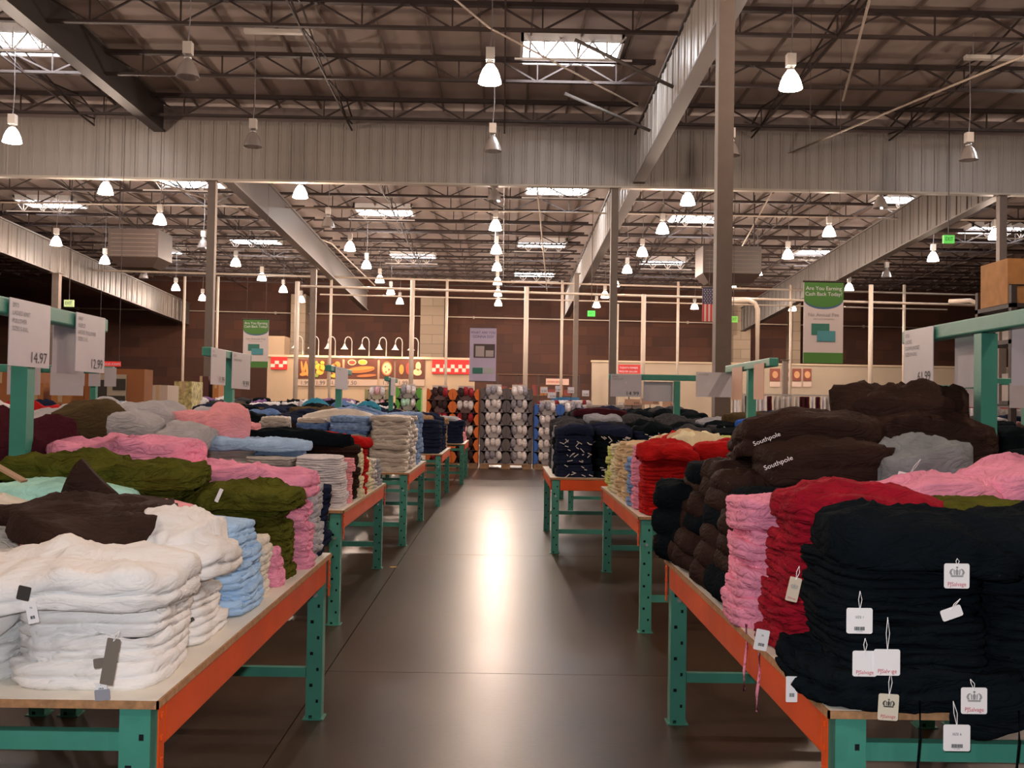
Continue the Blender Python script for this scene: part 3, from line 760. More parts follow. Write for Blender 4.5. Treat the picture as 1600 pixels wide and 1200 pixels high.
# ------------------------------------------------------------------ tables (teal and orange rack benches)
def post_mesh(h=.757, w=.075, d=.07, ax=0):
    """perforated channel upright; web faces -Y (ax 0)"""
    b = MB(); t = .003; hs = .016; n = int((h - .06) / .075)
    b.box(-w / 2, -.014 - hs / 2, 0, t, 0, h).box(.014 + hs / 2 - .0, w / 2, 0, t, 0, h)
    b.box(-w / 2, -w / 2 + t, t, d, 0, h).box(w / 2 - t, w / 2, t, d, 0, h)
    z = 0
    b.box(-.014 - hs / 2, -.014 + hs / 2, 0, t, 0, 0)if 0 else None
    for k in range(n + 1):
        zc = h - .07 - k * .075
        ztop = h if k == 0 else h - .07 - (k - 1) * .075 - hs / 2
        b.box(-.014 - hs / 2, .014 + hs / 2, 0, t, zc + hs / 2, ztop)
        b.box(.014 - hs / 2 - .012, .014 + hs / 2, 0, t, zc - hs / 2, zc + hs / 2) if k % 2 else b.box(-.014 - hs / 2, .014 - hs / 2 + .004, 0, t, zc - hs / 2, zc + hs / 2)
    b.box(-.014 - hs / 2, .014 + hs / 2, 0, t, 0, zc - hs / 2)
    b.box(-w / 2 + t, w / 2 - t, d * .5, d * .5 + .002, 0, h, 1)  # near-black sheet inside the channel stands in for shade behind the holes
    b.box(-w / 2 - .012, w / 2 + .012, -.012, d + .012, 0, .006)
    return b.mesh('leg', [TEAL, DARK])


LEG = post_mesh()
BOLT = MB().lathe([(0, .008), (.011, .008), (.011, 0)], n=6).mesh('bolt', ZINC)


def table(X0, X1, Y0, Y1, lab, front_beam=False):
    """rack bench: beams run along Y on both sides; end frames have two teal struts each"""
    t = thing('display_table', lab, 'table', ((X0 + X1) / 2, (Y0 + Y1) / 2, 0), 'teal and orange rack tables')
    zt = .78
    MB().box(X0 - .01, X1 + .01, Y0 - .01, Y1 + .01, zt - .016, zt).build('tabletop', [BOARD], t)
    e = MB(); c = .012
    e.box(X0 - .016, X0 - .0105, Y0 - .016, Y1 + .016, zt - .020, zt - .001).box(X1 + .0105, X1 + .016, Y0 - .016, Y1 + .016, zt - .020, zt - .001)
    e.box(X0 - .016, X1 + .016, Y0 - .016, Y0 - .0105, zt - .020, zt - .001).box(X0 - .016, X1 + .016, Y1 + .0105, Y1 + .016, zt - .020, zt - .001)
    e.build('chipboard_edge', CHIP, t)
    for X, Y, r in ((X0 + .045, Y0, 0), (X1 - .045, Y0, 0), (X0 + .045, Y1 - .07, 0), (X1 - .045, Y1 - .07, 0)):
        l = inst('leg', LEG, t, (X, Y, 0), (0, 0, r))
        inst('bolt', BOLT, l, (0, 0, 0)); l.children[-1].location = (.0, -.001, .59); l.children[-1].rotation_euler = (PI / 2, 0, 0)
    for Y in (Y0 + .03, Y1 - .07):
        for z in (.645, .20):
            if front_beam and z > .5: continue
            MB().box(X0 + .085, X1 - .085, Y, Y + .035, z, z + .045).build('strut', TEAL, t)
    def beam(a, b, side):
        q = MB()
        if side[0]:
            x = a[0]; s = side[0]
            q.box(min(x, x + s * .04), max(x, x + s * .04), a[1], b[1], zt - .022 - .11, zt - .022)
        else:
            y = a[1]; s = side[1]
            q.box(a[0], b[0], min(y, y + s * .04), max(y, y + s * .04), zt - .022 - .11, zt - .022)
        o = q.build('beam', ORANGE, t)
        m = o.modifiers.new('bevel', 'BEVEL'); m.width = .006; m.segments = 2
    if front_beam:
        beam((X0 + .09, Y0 - .012), (X1 - .09, Y0 - .012), (0, 1)); beam((X0 + .09, Y1 - .03), (X1 - .09, Y1 - .03), (0, 1))
    beam((X0 - .004, Y0 + .075), (X0, Y1 - .075), (1, 0)); beam((X1 + .004, Y0 + .075), (X1, Y1 - .075), (-1, 0))
    # beam end connectors with hooks
    for X in (X0 - .012, X1 + .008):
        for Y in (Y0 + .005, Y1 - .045):
            q = MB().box(X, X + .004, Y, Y + .04, zt - .20, zt - .018)
            for k in range(3): q.box(X - .004, X + .008, Y + .012, Y + .026, zt - .05 - k * .055, zt - .038 - k * .055)
            q.build('beam_connector', ORANGE, t)
    return t


TL = []
table(-2.08, -.83, 2.5, 4.98, 'teal and orange display table nearest the viewer, carrying the white clothing')
table(-3.40, -2.14, 2.5, 4.98, 'teal and orange table joined behind the white clothing table')
table(-2.30, -1.08, 7.0, 9.5, 'teal and orange table behind the white clothing table, with white stacks at its corner')
table(-3.60, -2.36, 7.0, 9.5, 'inner teal and orange table carrying the light grey tops')
table(-2.24, -1.00, 10.98, 13.45, 'teal and orange table carrying tall stacks of plastic wrapped khaki trousers')
table(-3.55, -2.30, 10.98, 13.45, 'inner teal and orange table behind the tall khaki stacks')
table(-2.15, -.90, 15.35, 17.85, 'teal and orange table carrying blue jeans and tan trousers')
table(-1.95, -.72, 19.7, 22.0, 'farthest teal and orange table before the orange display tower')
table(.815, 2.10, 2.5, 4.98, 'teal and orange display table nearest the viewer, carrying the black and crimson clothing')
table(2.16, 3.42, 2.5, 4.98, 'teal and orange table joined behind the black clothing table')
table(.94, 2.16, 6.9, 9.5, 'teal and orange table carrying the bright red stacks')
table(2.22, 3.45, 6.9, 9.5, 'inner teal and orange table behind the bright red stacks')
table(.52, 3.10, 10.6, 12.6, 'wide teal and orange table with an orange front beam under black clothing with white prints', front_beam=True)
table(.95, 3.05, 14.6, 17.0, 'teal and orange table of dark clothing before the blue display tower')
table(4.6, 5.9, 6.0, 8.5, 'outlying teal and orange table of dark clothing beyond the grey top')
table(4.6, 5.9, 10.2, 12.7, 'second outlying table of dark clothing')
table(3.7, 6.2, 14.6, 17.0, 'table of dark clothing beyond the near column')
table(6.6, 8.6, 15.0, 17.4, 'table of folded shirts beneath the large green banner')
table(-5.9, -4.7, 8.8, 11.3, 'outlying table of coloured clothing beyond the light grey tops')
table(-5.9, -4.7, 12.0, 14.4, 'outlying table of black clothing')
table(-7.3, -6.05, 8.8, 11.3, 'farther outlying table of dark clothing')
table(-4.85, -2.4, 15.6, 18.0, 'table of dark clothing before the brown column')
table(-7.05, -2.4, 22.55, 24.05, 'long table of white and lilac clothing before the food pictures')
table(-3.9, -2.3, 19.0, 21.2, 'table of denim before the food pictures')


def sign_stand(X, Y, zt, along, L, lab):
    t = thing('sign_stand', lab, 'sign stand', (X, Y, .782), 'teal sign posts over the tables')
    MB().box(X - .036, X + .036, Y - .036, Y + .036, .782, zt - .04).build('post', TEAL, t)
    if along == 'Y': a, b = (X, Y + L[0], zt), (X, Y + L[1], zt)
    else: a, b = (X + L[0], Y, zt), (X + L[1], Y, zt)
    q = MB().bar(a, b, .075, .07); o = q.build('crossbar', TEAL, t); m = o.modifiers.new('bevel', 'BEVEL'); m.width = .008; m.segments = 2
    MB().box(X - .07, X + .07, Y - .07, Y + .07, .782, .79).build('foot_plate', TEAL, t)
    return t


def price_sign(X, Y, ztop, face, W, H, lines, price, lab, m=PAPER):
    """card slipped over the bar. face: 'px','nx','cam'"""
    t = thing('price_sign', lab, 'sign', (X, Y, ztop - H))
    th = .004
    if face == 'cam':
        MB().box(X - W / 2, X + W / 2, Y - th, Y, ztop - H, ztop).build('card', m, t); org = lambda u, v: (X - W / 2 + u * W, Y - th - .002, ztop - v * H); rot = F_CAM
    elif face == 'px':
        MB().box(X, X + th, Y - W / 2, Y + W / 2, ztop - H, ztop).build('card', m, t); org = lambda u, v: (X + th + .002, Y - W / 2 + u * W, ztop - v * H); rot = F_PX
    else:
        MB().box(X - th, X, Y - W / 2, Y + W / 2, ztop - H, ztop).build('card', m, t); org = lambda u, v: (X - th - .002, Y + W / 2 - u * W, ztop - v * H); rot = F_NX
    for k, l in enumerate(lines):
        text(l, H * .095, org(.06, .13 + .115 * k), rot, GREYINK, t, sx=1.05 * W / H * .72)
    if price:
        text(price, H * .24, org(.93, .93), rot, INK, t, align='RIGHT', sx=W / H * .82)
    return t


sign_stand(-2.11, 4.52, 1.89, 'Y', (-1.0, .86), 'tall teal post and bar rising behind the white clothing')
p = at(35, 470, 4.48)
price_sign(-2.065, 4.475, 1.925, 'px', .385, .285, ['2973', "LADIES' KNIT", 'PULLOVER', 'SIZES S-XXL'], '14.97', 'white price card reading 14.97 on the teal bar')
price_sign(-2.065, 5.13, 1.925, 'px', .36, .285, ['3469', 'FLEECE', "LADIES' PULLOVER", 'SIZES S-XL'], '12.99', 'white price card reading 12.99, farther one above the pink clothing')
price_sign(-2.156, 5.10, 1.90, 'nx', .36, .27, [], '', 'blank back of a price card behind the one reading 12.99')
sign_stand(-2.33, 8.75, 1.90, 'Y', (-.7, .6), 'teal post carrying two price cards below the small green banner')
price_sign(-2.285, 8.23, 1.93, 'px', .42, .29, ['3312', 'HOODIE'], '11.99', 'price card on the bar before the small green banner, nearer one')
price_sign(-2.285, 8.95, 1.93, 'px', .62, .31, ['3315', 'TRACK PANT'], '9.99', 'price card on the bar before the small green banner, farther one')
sign_stand(-1.98, 12.4, 1.91, 'Y', (-.8, .8), 'teal post carrying pale cards in front of the food pictures')
price_sign(-1.935, 12.3, 1.94, 'px', .95, .26, ['TROUSERS'], '', 'pale price card in front of the food pictures')
sign_stand(-1.85, 17.0, 1.92, 'Y', (-.7, .7), 'teal post behind the tall khaki stacks')
price_sign(-1.80, 16.8, 1.94, 'px', .7, .28, ['JEANS'], '', 'pale price card behind the tall khaki stacks')
sign_stand(-5.25, 13.2, 1.90, 'X', (-.25, .25), 'teal post with small cards beside the mottled yellow carton')
price_sign(-5.42, 13.14, 1.92, 'cam', .15, .24, [], '', 'narrow pale card beside the furniture carton')
price_sign(-5.22, 13.14, 1.92, 'cam', .15, .24, [], '', 'narrow pale card on the dark post, middle one')
price_sign(-5.02, 13.14, 1.92, 'cam', .15, .24, [], '', 'narrow pale card on the dark post next to the mottled carton')
sign_stand(-4.8, 9.4, 1.78, 'X', (-1.9, 1.1), 'teal bar low behind the price card reading 12.99')
price_sign(-4.35, 9.34, 1.80, 'cam', .30, .26, ['2210'], '', 'pale card low behind the teal post')
price_sign(-3.96, 9.34, 1.80, 'cam', .30, .26, ['2211'], '', 'second pale card low behind the teal post')
sign_stand(2.14, 4.52, 1.90, 'Y', (-1.0, .86), 'tall teal post and bar rising behind the grey velour and pink clothing')
price_sign(2.095, 5.14, 1.93, 'nx', .36, .285, ['8765', "LADIES'", 'DOWN JACKET', 'SIZES M-XXL'], '61.99', 'white price card reading 61.99 hanging beyond the brown jackets')
price_sign(2.22, 4.86, 1.89, 'px', .30, .26, [], '', 'blank back of a card behind the teal post beside 61.99')
price_sign(2.26, 4.42, 1.90, 'cam', .11, .27, [], '', 'bluish card seen edge on beside the teal post')
sign_stand(2.19, 9.0, 1.90, 'Y', (-.75, .9), 'teal post and bar behind the brown jackets')
price_sign(2.145, 8.55, 1.90, 'nx', .34, .30, [], '', 'peach coloured card on the bar behind the brown jackets', mat('peach_paper', (.62, .38, .28)))
price_sign(2.145, 9.35, 1.90, 'nx', .40, .30, [], '', 'peach coloured card farther along the bar beside the near column', MATS['peach_paper'])
price_sign(2.05, 9.9, 1.87, 'cam', .36, .24, ['HOODIE'], '', 'pale card covering the lower near column')
sign_stand(2.12, 12.45, 1.89, 'X', (-.83, .55), 'teal post and crossbar beside the price card reading 14.99')
price_sign(1.49, 12.38, 1.92, 'cam', .375, .27, ['JERSEY', 'FLEECE SET'], '14.99', 'white price card reading 14.99 beside the brown column')
price_sign(1.90, 12.5, 1.84, 'cam', .36, .24, [], '', 'pale card hanging behind the crossbar next to the one reading 14.99')
sign_stand(6.9, 15.6, 1.91, 'X', (-.5, .5), 'dark teal post with cards beneath the large green banner')
price_sign(6.55, 15.555, 1.90, 'cam', .28, .28, [], '', 'pale card on the dark post beneath the large green banner')
price_sign(7.2, 15.555, 1.90, 'cam', .28, .28, [], '', 'pale card on the far side of that dark post')
sign_stand(5.6, 10.9, 1.86, 'X', (-.6, .6), 'dark teal bar beneath the price card reading 61.99')
price_sign(5.15, 10.85, 1.84, 'cam', .26, .22, [], '', 'pale card on the bar beneath 61.99')
price_sign(5.5, 10.8, 1.84, 'cam', .26, .26, [], '', 'pale card on the bar behind the tall teal post')

# ------------------------------------------------------------------ folded clothing
def garment_bm(outline, h, lobes, seed, bulge=.012, amp=.008, wr=.006, nv=5, crown=.012, droop=0.0, dx=0, dy=0, puff=0.0):
    """soft folded garment. outline: closed list of (x,y); lobes: number of visible folds in its height"""
    n = len(outline)
    cx = sum(p[0] for p in outline) / n; cy = sum(p[1] for p in outline) / n
    ext = max(max(abs(p[0] - cx) for p in outline), max(abs(p[1] - cy) for p in outline))
    rings = [(0.0, 0.0, 0.0), (.5, 0.0, 0.0), (.86, 0.0, 0.0)]
    lh = h / lobes
    for k in range(lobes):
        for j in range(nv):
            ph = PI * (j + .5 if lobes == 1 else j) / (nv if k < lobes - 1 or lobes == 1 else nv - 1)
            ph = min(ph, PI)
            rings.append((1.0, (1 - math.cos(ph)) / 2 * lh + k * lh, bulge * (1 - math.sin(ph))))
    rings += [(.93, h, bulge), (.84, h, 0), (.74, h, 0), (.64, h, 0), (.54, h, 0), (.44, h, 0), (.34, h, 0), (.24, h, 0), (.12, h, 0)] if n > 50 else [(.90, h, bulge), (.70, h, 0), (.48, h, 0), (.24, h, 0)]
    vs = []; off = Vector((seed * 7.31, seed * 3.7, seed * 1.9))
    for ri, (s, z, ins) in enumerate(rings):
        for (x, y) in outline:
            u, v = x - cx, y - cy
            L = math.hypot(u, v) or 1
            k = s * (1 - ins / L)
            px, py = cx + u * k, cy + v * k
            p = Vector((px, py, z))
            topf = z / h
            nz = noise.noise_vector(p * 5.0 + off)
            p2 = p + nz * amp
            # wrinkles: stretched ridges
            q = Vector((px * 9 + nz.x * 3, py * 22 + nz.y * 3, z * 60)) + off
            rd = 1 - abs(noise.noise(q)) * 2.2
            q3 = Vector((px * 30, py * 12, z * 30)) + off * 2
            rd2 = 1 - abs(noise.noise(q3)) * 2.2
            if s >= .86:
                p2.x += u / L * (rd * wr + rd2 * wr * .5) * .8; p2.y += v / L * (rd * wr + rd2 * wr * .5) * .8
            if topf > .5: p2.z += (rd * .6 + rd2 * .5) * wr * min(1, (topf - .5) * 2)
            if n > 30 and topf > .3:
                fr_ = (1 - abs(noise.noise(Vector((px * 4.5 + nz.x, py * 9 + nz.y, seed * 1.7)))) * 2.6)
                p2.z += fr_ * wr * 1.5 * topf
                if s >= .86: p2.x += u / L * fr_ * wr; p2.y += v / L * fr_ * wr
            if topf > .9:
                rr = min(1, math.hypot(u * k, v * k) / (ext + 1e-6)); p2.z += (crown * (1 - rr ** 2))
            if topf > .3: p2.z += puff * (noise.noise(Vector((px * 6, py * 6, seed))) + .25) * topf
            rr = math.hypot(u * k, v * k) / (ext + 1e-6)
            p2.z -= droop * rr ** 3
            vs.append(p2)
    fs = []; m = len(rings)
    for i in range(m - 1):
        for k in range(n):
            fs.append((i * n + k, i * n + (k + 1) % n, (i + 1) * n + (k + 1) % n, (i + 1) * n + k))
    nb = len(vs); vs.append(Vector((cx, cy, 0))); tz = sum(v.z for v in vs[-1 - n:-1]) / n; vs.append(Vector((cx, cy, tz)))
    # collapse first ring into centre fan
    for k in range(n): vs[k] = Vector((cx, cy, 0)) + (vs[n + k] - Vector((cx, cy, 0))) * .3
    fs += [(nb, (k + 1) % n, k) for k in range(n)] + [(nb + 1, (m - 1) * n + k, (m - 1) * n + (k + 1) % n) for k in range(n)]
    b = MB(); b.add(vs, fs); return b


def sup(w, d, n, e=4.5):
    out = []
    for k in range(n):
        # even spacing along a superellipse
        t = 2 * PI * (k + .5) / n; c, s = math.cos(t), math.sin(t)
        r = (abs(c) ** e + abs(s) ** e) ** (-1 / e)
        out.append((r * c * w / 2, r * s * d / 2))
    return out


LIB = {}
W0, D0 = .36, .36


def lib(kind, hi):
    k = (kind, hi)
    if k in LIB: return LIB[k]
    P = dict(puffy=dict(h=.075, lobes=2, bulge=.014, amp=.018, wr=.011, crown=.012), jacket=dict(h=.085, lobes=2, bulge=.016, amp=.016, wr=.008, crown=.012),
             velour=dict(h=.045, lobes=2, bulge=.009, amp=.014, wr=.008, crown=.008), thin=dict(h=.045, lobes=3, bulge=.005, amp=.008, wr=.004, crown=.004),
             plastic=dict(h=.042, lobes=1, bulge=.010, amp=.010, wr=.007, crown=.006), hoodie=dict(h=.085, lobes=3, bulge=.009, amp=.014, wr=.007, crown=.03))[kind]
    h = P.pop('h'); ms = []
    for sd in range(4 if hi else 3):
        n = 64 if hi else 24
        if hi: o = garment_bm(sup(W0, D0, n), h, seed=sd + 1 + len(LIB) * 5, nv=5 if P['lobes'] > 1 else 7, **P)
        else:
            Q = dict(P); Q['lobes'] = min(2, Q['lobes']); Q['wr'] *= 1.5
            o = garment_bm(sup(W0, D0, n), h, seed=sd + 1 + len(LIB) * 5, nv=4, **Q)
        ms.append(o.mesh('folded', MC['white'], smooth=True))
    LIB[k] = (ms, h)
    return LIB[k]


NOUN = {'puffy': ('folded_jacket', 'quilted jacket', 'jacket'), 'jacket': ('folded_jacket', 'padded jacket', 'jacket'), 'velour': ('folded_trackpants', 'velour trousers', 'trousers'),
        'thin': ('folded_shirt', 'knit shirt', 'shirt'), 'plastic': ('wrapped_trousers', 'wrapped trousers', 'trousers'), 'hoodie': ('folded_hoodie', 'fleece top', 'sweatshirt'),
        'jeans': ('folded_jeans', 'jeans', 'jeans')}
LOOSE = mat('white_print', (.65, .62, .60), rough=.6)


def put(name, me, m, loc, rz, sc, label, cat, group=None, tilt=(0, 0)):
    o = inst(name, me, None, loc, (tilt[0], tilt[1], rz), sc)
    o.material_slots[0].link = 'OBJECT'; o.material_slots[0].material = m
    return tag(o, label, cat, group)


def stack(kind, color, x0, x1, y0, y1, z1, where, z0=.782, hi=True, noun=None, jit=1.0, extra=None, tilt=0.0, top_color=None, lean=(0, 0), grow=1.0, bits=0, n=None, short=False):
    ms, h0 = lib(kind, hi)
    nm = NOUN[noun or kind]
    H = z1 - z0
    n = n or max(1, round(H / (h0 * .97))); p = H / n
    W, D = x1 - x0, y1 - y0
    cn = CN.get(color, color)
    last = None
    for i in range(n):
        k = n - 1 - i
        c = color; 
        if extra and i in extra: c = extra[i]
        elif extra and k == 0 and 'top' in extra: c = extra['top']
        f = i / max(1, n - 1)
        x = (x0 + x1) / 2 + R.gauss(0, .005) * jit + lean[0] * f; y = (y0 + y1) / 2 + R.gauss(0, .005) * jit + lean[1] * f
        rz = R.gauss(0, .035) * jit + (PI if (i % 2) else 0)
        sx = (W / W0) * (1 + R.uniform(-.03, .03) * jit) * (1 + (grow - 1) * f); sy = (D / D0) * (1 + R.uniform(-.03, .03) * jit)
        z = z0 + i * p
        cc = CN.get(c, c)
        lab = f"{cc} {nm[1]}, {ORD[k]}, {where}" if short else f"{cc} {nm[1]}, {ORD[k]} of {where}" if n > 1 else f"{cc} {nm[1]} {where}"
        if len(lab.replace('-', ' ').split()) > 15: lab = lab.replace(' of the ', ' of ').replace(' the ', ' ').replace('pile pile', 'pile')
        last = put(nm[0], ms[R.randrange(len(ms))], MC[c], (x, y, z), rz, (sx, sy, p / h0 * .985), lab, nm[2], tilt=(R.gauss(0, .010) * jit, R.gauss(0, .010) * jit - tilt * f))
        if bits and R.random() < bits:
            b = MB(); rr = random.Random(R.random())
            for _ in range(rr.randint(3, 8) if bits > .6 else 2):
                fx = rr.uniform(-.42, .42) * W; zz = rr.uniform(.15, .85) * p; a_ = rr.uniform(-.9, .9); l_ = rr.uniform(.008, .03)
                b.bar((fx - l_ * math.cos(a_), -D / 2 - .016, zz - l_ * math.sin(a_)), (fx + l_ * math.cos(a_), -D / 2 - .016, zz + l_ * math.sin(a_)), .010, .008)
            sx = sy = 1
            inst('print', b.mesh('print', LOOSE), None, (x, y, z)); q = COL.objects[-1]; q.parent = last; q['kind'] = 'stuff'
            q.matrix_parent_inverse = Matrix.Identity(4); mw = Matrix.LocRotScale(last.location, last.rotation_euler.copy(), last.scale); q.matrix_basis = mw.inverted() @ Matrix.Translation((x, y, z))
    return z1


def clump(name, label, cat, color, pts, z, h, seed, Y=None, lobes=1, hiN=72, **kw):
    """loose garment whose outline is given in world metres"""
    # resample outline with smooth closed spline
    n = len(pts); out = []
    for k in range(hiN):
        t = k / hiN * n; i = int(t); f = t - i
        p0, p1, p2, p3 = [Vector((*pts[(i + j) % n], 0)) for j in (-1, 0, 1, 2)]
        q = .5 * ((2 * p1) + (p2 - p0) * f + (2 * p0 - 5 * p1 + 4 * p2 - p3) * f * f + (3 * p1 - p0 - 3 * p2 + p3) * f ** 3)
        out.append((q.x, q.y))
    a = sum(out[i][0] * out[(i + 1) % hiN][1] - out[(i + 1) % hiN][0] * out[i][1] for i in range(hiN))
    if a < 0: out.reverse()
    c = (sum(p[0] for p in out) / hiN, sum(p[1] for p in out) / hiN)
    b = garment_bm([(x - c[0], y - c[1]) for x, y in out], h, lobes, seed, **kw)
    o = inst(name, b.mesh(name, MC[color], smooth=True), None, (c[0], c[1], z))
    tag(o, label, cat)
    return o


# --- table nearest the viewer, on the white side
stack('puffy', 'white', -1.22, -.865, 2.56, 2.93, 1.02, 'the white stack at the near table corner', lean=(-.0, .04), n=4)
stack('puffy', 'white', -1.26, -.87, 3.00, 3.36, 1.02, 'the white stack between the corner stack and the pale blue one', lean=(-.06, .0), n=5)
stack('puffy', 'white', -1.64, -1.26, 2.56, 2.94, .95, 'the lower white stack at the front edge', n=4, lean=(0, .05))
stack('puffy', 'white', -1.68, -1.30, 3.00, 3.38, 1.00, 'the white stack under the dark brown jacket', n=4)
stack('puffy', 'white', -2.06, -1.68, 2.9, 3.4, 1.02, 'the white stack beside the teal sign post', n=4)
stack('puffy', 'ivory', -2.05, -1.66, 3.45, 3.85, 1.13, 'the ivory stack behind the white ones', n=5)
stack('velour', 'paleblue', -1.24, -.85, 3.44, 3.76, 1.07, 'the pale blue stack at the aisle edge', lean=(-.04, 0))
stack('velour', 'ivory', -1.16, -.88, 3.80, 3.98, .99, 'the ivory stack squeezed beside the pale blue one')
stack('velour', 'salmon', -1.62, -1.26, 3.44, 3.86, 1.09, 'the salmon stack behind the dark brown jacket')
stack('velour', 'pink', -1.10, -.86, 4.02, 4.14, .92, 'the low pink stack below the olive trousers')
stack('velour', 'olive', -1.24, -.86, 4.16, 4.42, 1.12, 'the olive stack nearest the aisle', lean=(-.05, 0), grow=.95)
stack('velour', 'olive', -1.62, -1.26, 4.02, 4.40, 1.17, 'the olive stack with a beige tag on top')
stack('velour', 'olive', -2.02, -1.64, 4.14, 4.44, 1.20, 'the olive stack beside the mint top')
stack('velour', 'mint', -2.02, -1.64, 3.88, 4.12, 1.13, 'the mint stack behind the dark brown jacket')
stack('velour', 'pink', -1.14, -.83, 4.45, 4.60, 1.10, 'the scalloped pink stack at the aisle edge', jit=1.6)
stack('puffy', 'lightgrey', -1.14, -.83, 4.62, 4.78, 1.12, 'the scalloped grey stack at the aisle edge', jit=1.5, n=6)
stack('puffy', 'navy', -1.14, -.83, 4.80, 4.97, 1.10, 'the dark scalloped stack at the aisle table corner', jit=1.5, n=6)
stack('velour', 'pink', -1.52, -1.16, 4.47, 4.92, 1.20, 'the middle pink stack behind the olive ones', lean=(0, -.02))
stack('velour', 'pink', -2.02, -1.56, 4.5, 4.95, 1.24, 'the inner pink stack with a white strip', lean=(0, -.02))
clump('draped_trousers', 'long pink velour trousers draped over the aisle end of the pink stacks', 'trousers', 'pink', [(-1.52, 4.42), (-1.15, 4.40), (-.86, 4.42), (-.83, 4.6), (-1.1, 4.72), (-1.5, 4.85)], 1.115, .055, 31, lobes=2, amp=.016, wr=.012, crown=.02, droop=.03, puff=.05)
clump('draped_trousers', 'pink velour trousers bunched on top behind the olive stack', 'trousers', 'pink', [(-2.0, 4.55), (-1.72, 4.45), (-1.45, 4.5), (-1.38, 4.75), (-1.62, 4.92), (-1.98, 4.9)], 1.235, .05, 33, lobes=2, bulge=.008, amp=.018, wr=.014, crown=.02, droop=.02, puff=.05)
clump('draped_trousers', 'olive velour trousers sagging over the aisle olive stack', 'trousers', 'olive', [(-1.26, 4.10), (-1.05, 4.06), (-.86, 4.10), (-.84, 4.30), (-.95, 4.42), (-1.22, 4.44)], 1.10, .05, 35, lobes=2, bulge=.008, amp=.018, wr=.014, crown=.01, droop=.05, puff=.03)
clump('draped_trousers', 'olive velour trousers folded loosely under the beige tag', 'trousers', 'olive', [(-1.64, 3.98), (-1.42, 3.94), (-1.24, 4.0), (-1.22, 4.2), (-1.3, 4.38), (-1.6, 4.42)], 1.165, .05, 36, lobes=2, bulge=.008, amp=.016, wr=.014, crown=.015, droop=.02, puff=.03)
clump('draped_trousers', 'olive velour trousers spread toward the mint top', 'trousers', 'olive', [(-2.0, 4.12), (-1.78, 4.02), (-1.58, 3.98), (-1.52, 4.12), (-1.62, 4.38), (-1.95, 4.44)], 1.19, .05, 37, lobes=2, bulge=.008, amp=.016, wr=.014, crown=.02, droop=.02, puff=.03)
clump('mint_shirt', 'mint top lying with its corner pointing toward the aisle', 'top', 'mint', [(-2.02, 3.84), (-1.76, 3.70), (-1.50, 3.76), (-1.38, 3.92), (-1.60, 4.02), (-1.95, 4.1)], 1.12, .05, 38, amp=.008, wr=.006, crown=.02, droop=.03)
clump('salmon_shirt', 'flat salmon pink top behind the dark brown jacket', 'top', 'salmon', [(-1.50, 3.42), (-1.22, 3.46), (-1.08, 3.70), (-1.25, 3.92), (-1.55, 3.88)], 1.085, .04, 39, amp=.006, wr=.004, crown=.02, droop=.03)
clump('draped_jacket', 'white quilted jacket spread over the stack nearest the pale blue one', 'jacket', 'white', [(-1.34, 2.92), (-1.05, 2.92), (-.85, 3.0), (-.84, 3.3), (-1.0, 3.42), (-1.30, 3.38)], 1.01, .06, 40, lobes=2, bulge=.012, amp=.018, wr=.012, crown=.02, droop=.06, puff=.03)
clump('draped_jacket', 'white quilted jacket lying over the near table corner stack', 'jacket', 'white', [(-1.36, 2.52), (-1.1, 2.50), (-.88, 2.55), (-.84, 2.85), (-1.0, 3.0), (-1.34, 2.98)], 1.005, .065, 41, lobes=2, bulge=.012, amp=.022, wr=.013, crown=.015, droop=.05, puff=.03)
clump('draped_jacket', 'white quilted jacket sloping down at the front edge of the table', 'jacket', 'white', [(-1.80, 2.52), (-1.5, 2.50), (-1.28, 2.55), (-1.26, 2.9), (-1.40, 3.05), (-1.78, 2.98)], 0.945, .08, 42, lobes=2, bulge=.012, amp=.022, wr=.013, crown=.04, droop=.06, puff=.04)
clump('draped_jacket', 'crumpled white jacket between the dark brown jacket and the salmon top', 'jacket', 'white', [(-1.06, 3.02), (-.96, 2.98), (-.88, 3.06), (-.88, 3.3), (-.98, 3.36), (-1.05, 3.25)], 1.06, .05, 43, amp=.02, wr=.012, crown=.04, droop=.06, puff=.04)
# dark brown jacket with standing collar
jk = thing('brown_jacket', 'dark brown jacket with a raised pointed collar lying on the white clothing', 'jacket', (-1.55, 3.15, 1.15))
o = clump('jacket_body', None, None, 'brown', [(-1.62, 3.62), (-1.56, 3.25), (-1.35, 2.98), (-1.10, 2.78), (-1.03, 2.95), (-1.02, 3.20), (-1.12, 3.50), (-1.28, 3.72), (-1.48, 3.78)], 1.075, .055, 51, amp=.010, wr=.007, crown=.04, droop=.03, puff=.02)
for k in ('label', 'category'):
    if k in o: del o[k]
o.parent = jk; o.location = o.location - jk.location
o = clump('sleeve', None, None, 'brown', [(-1.52, 3.45), (-1.62, 3.40), (-1.70, 3.42), (-1.74, 3.50), (-1.66, 3.58), (-1.52, 3.68)], 1.08, .045, 52, amp=.008, wr=.006, crown=.01, droop=.0)
for k in ('label', 'category'):
    if k in o: del o[k]
o.parent = jk; o.location = o.location - jk.location
cl = MB()
nC = 14
vs = []
for s in (0, 1):
    for k in range(nC):
        u = k / (nC - 1); x = -1.58 + u * .26; y = 3.66 - .12 * math.sin(u * PI) + s * .03
        hgt = .17 * max(0, 1 - abs(u - .45) / .5) ** .9 + .02
        vs += [(x, y, 1.11), (x + .01, y - .02, 1.11 + hgt * .55), (x + .005, y + .015, 1.11 + hgt)]
fs = []
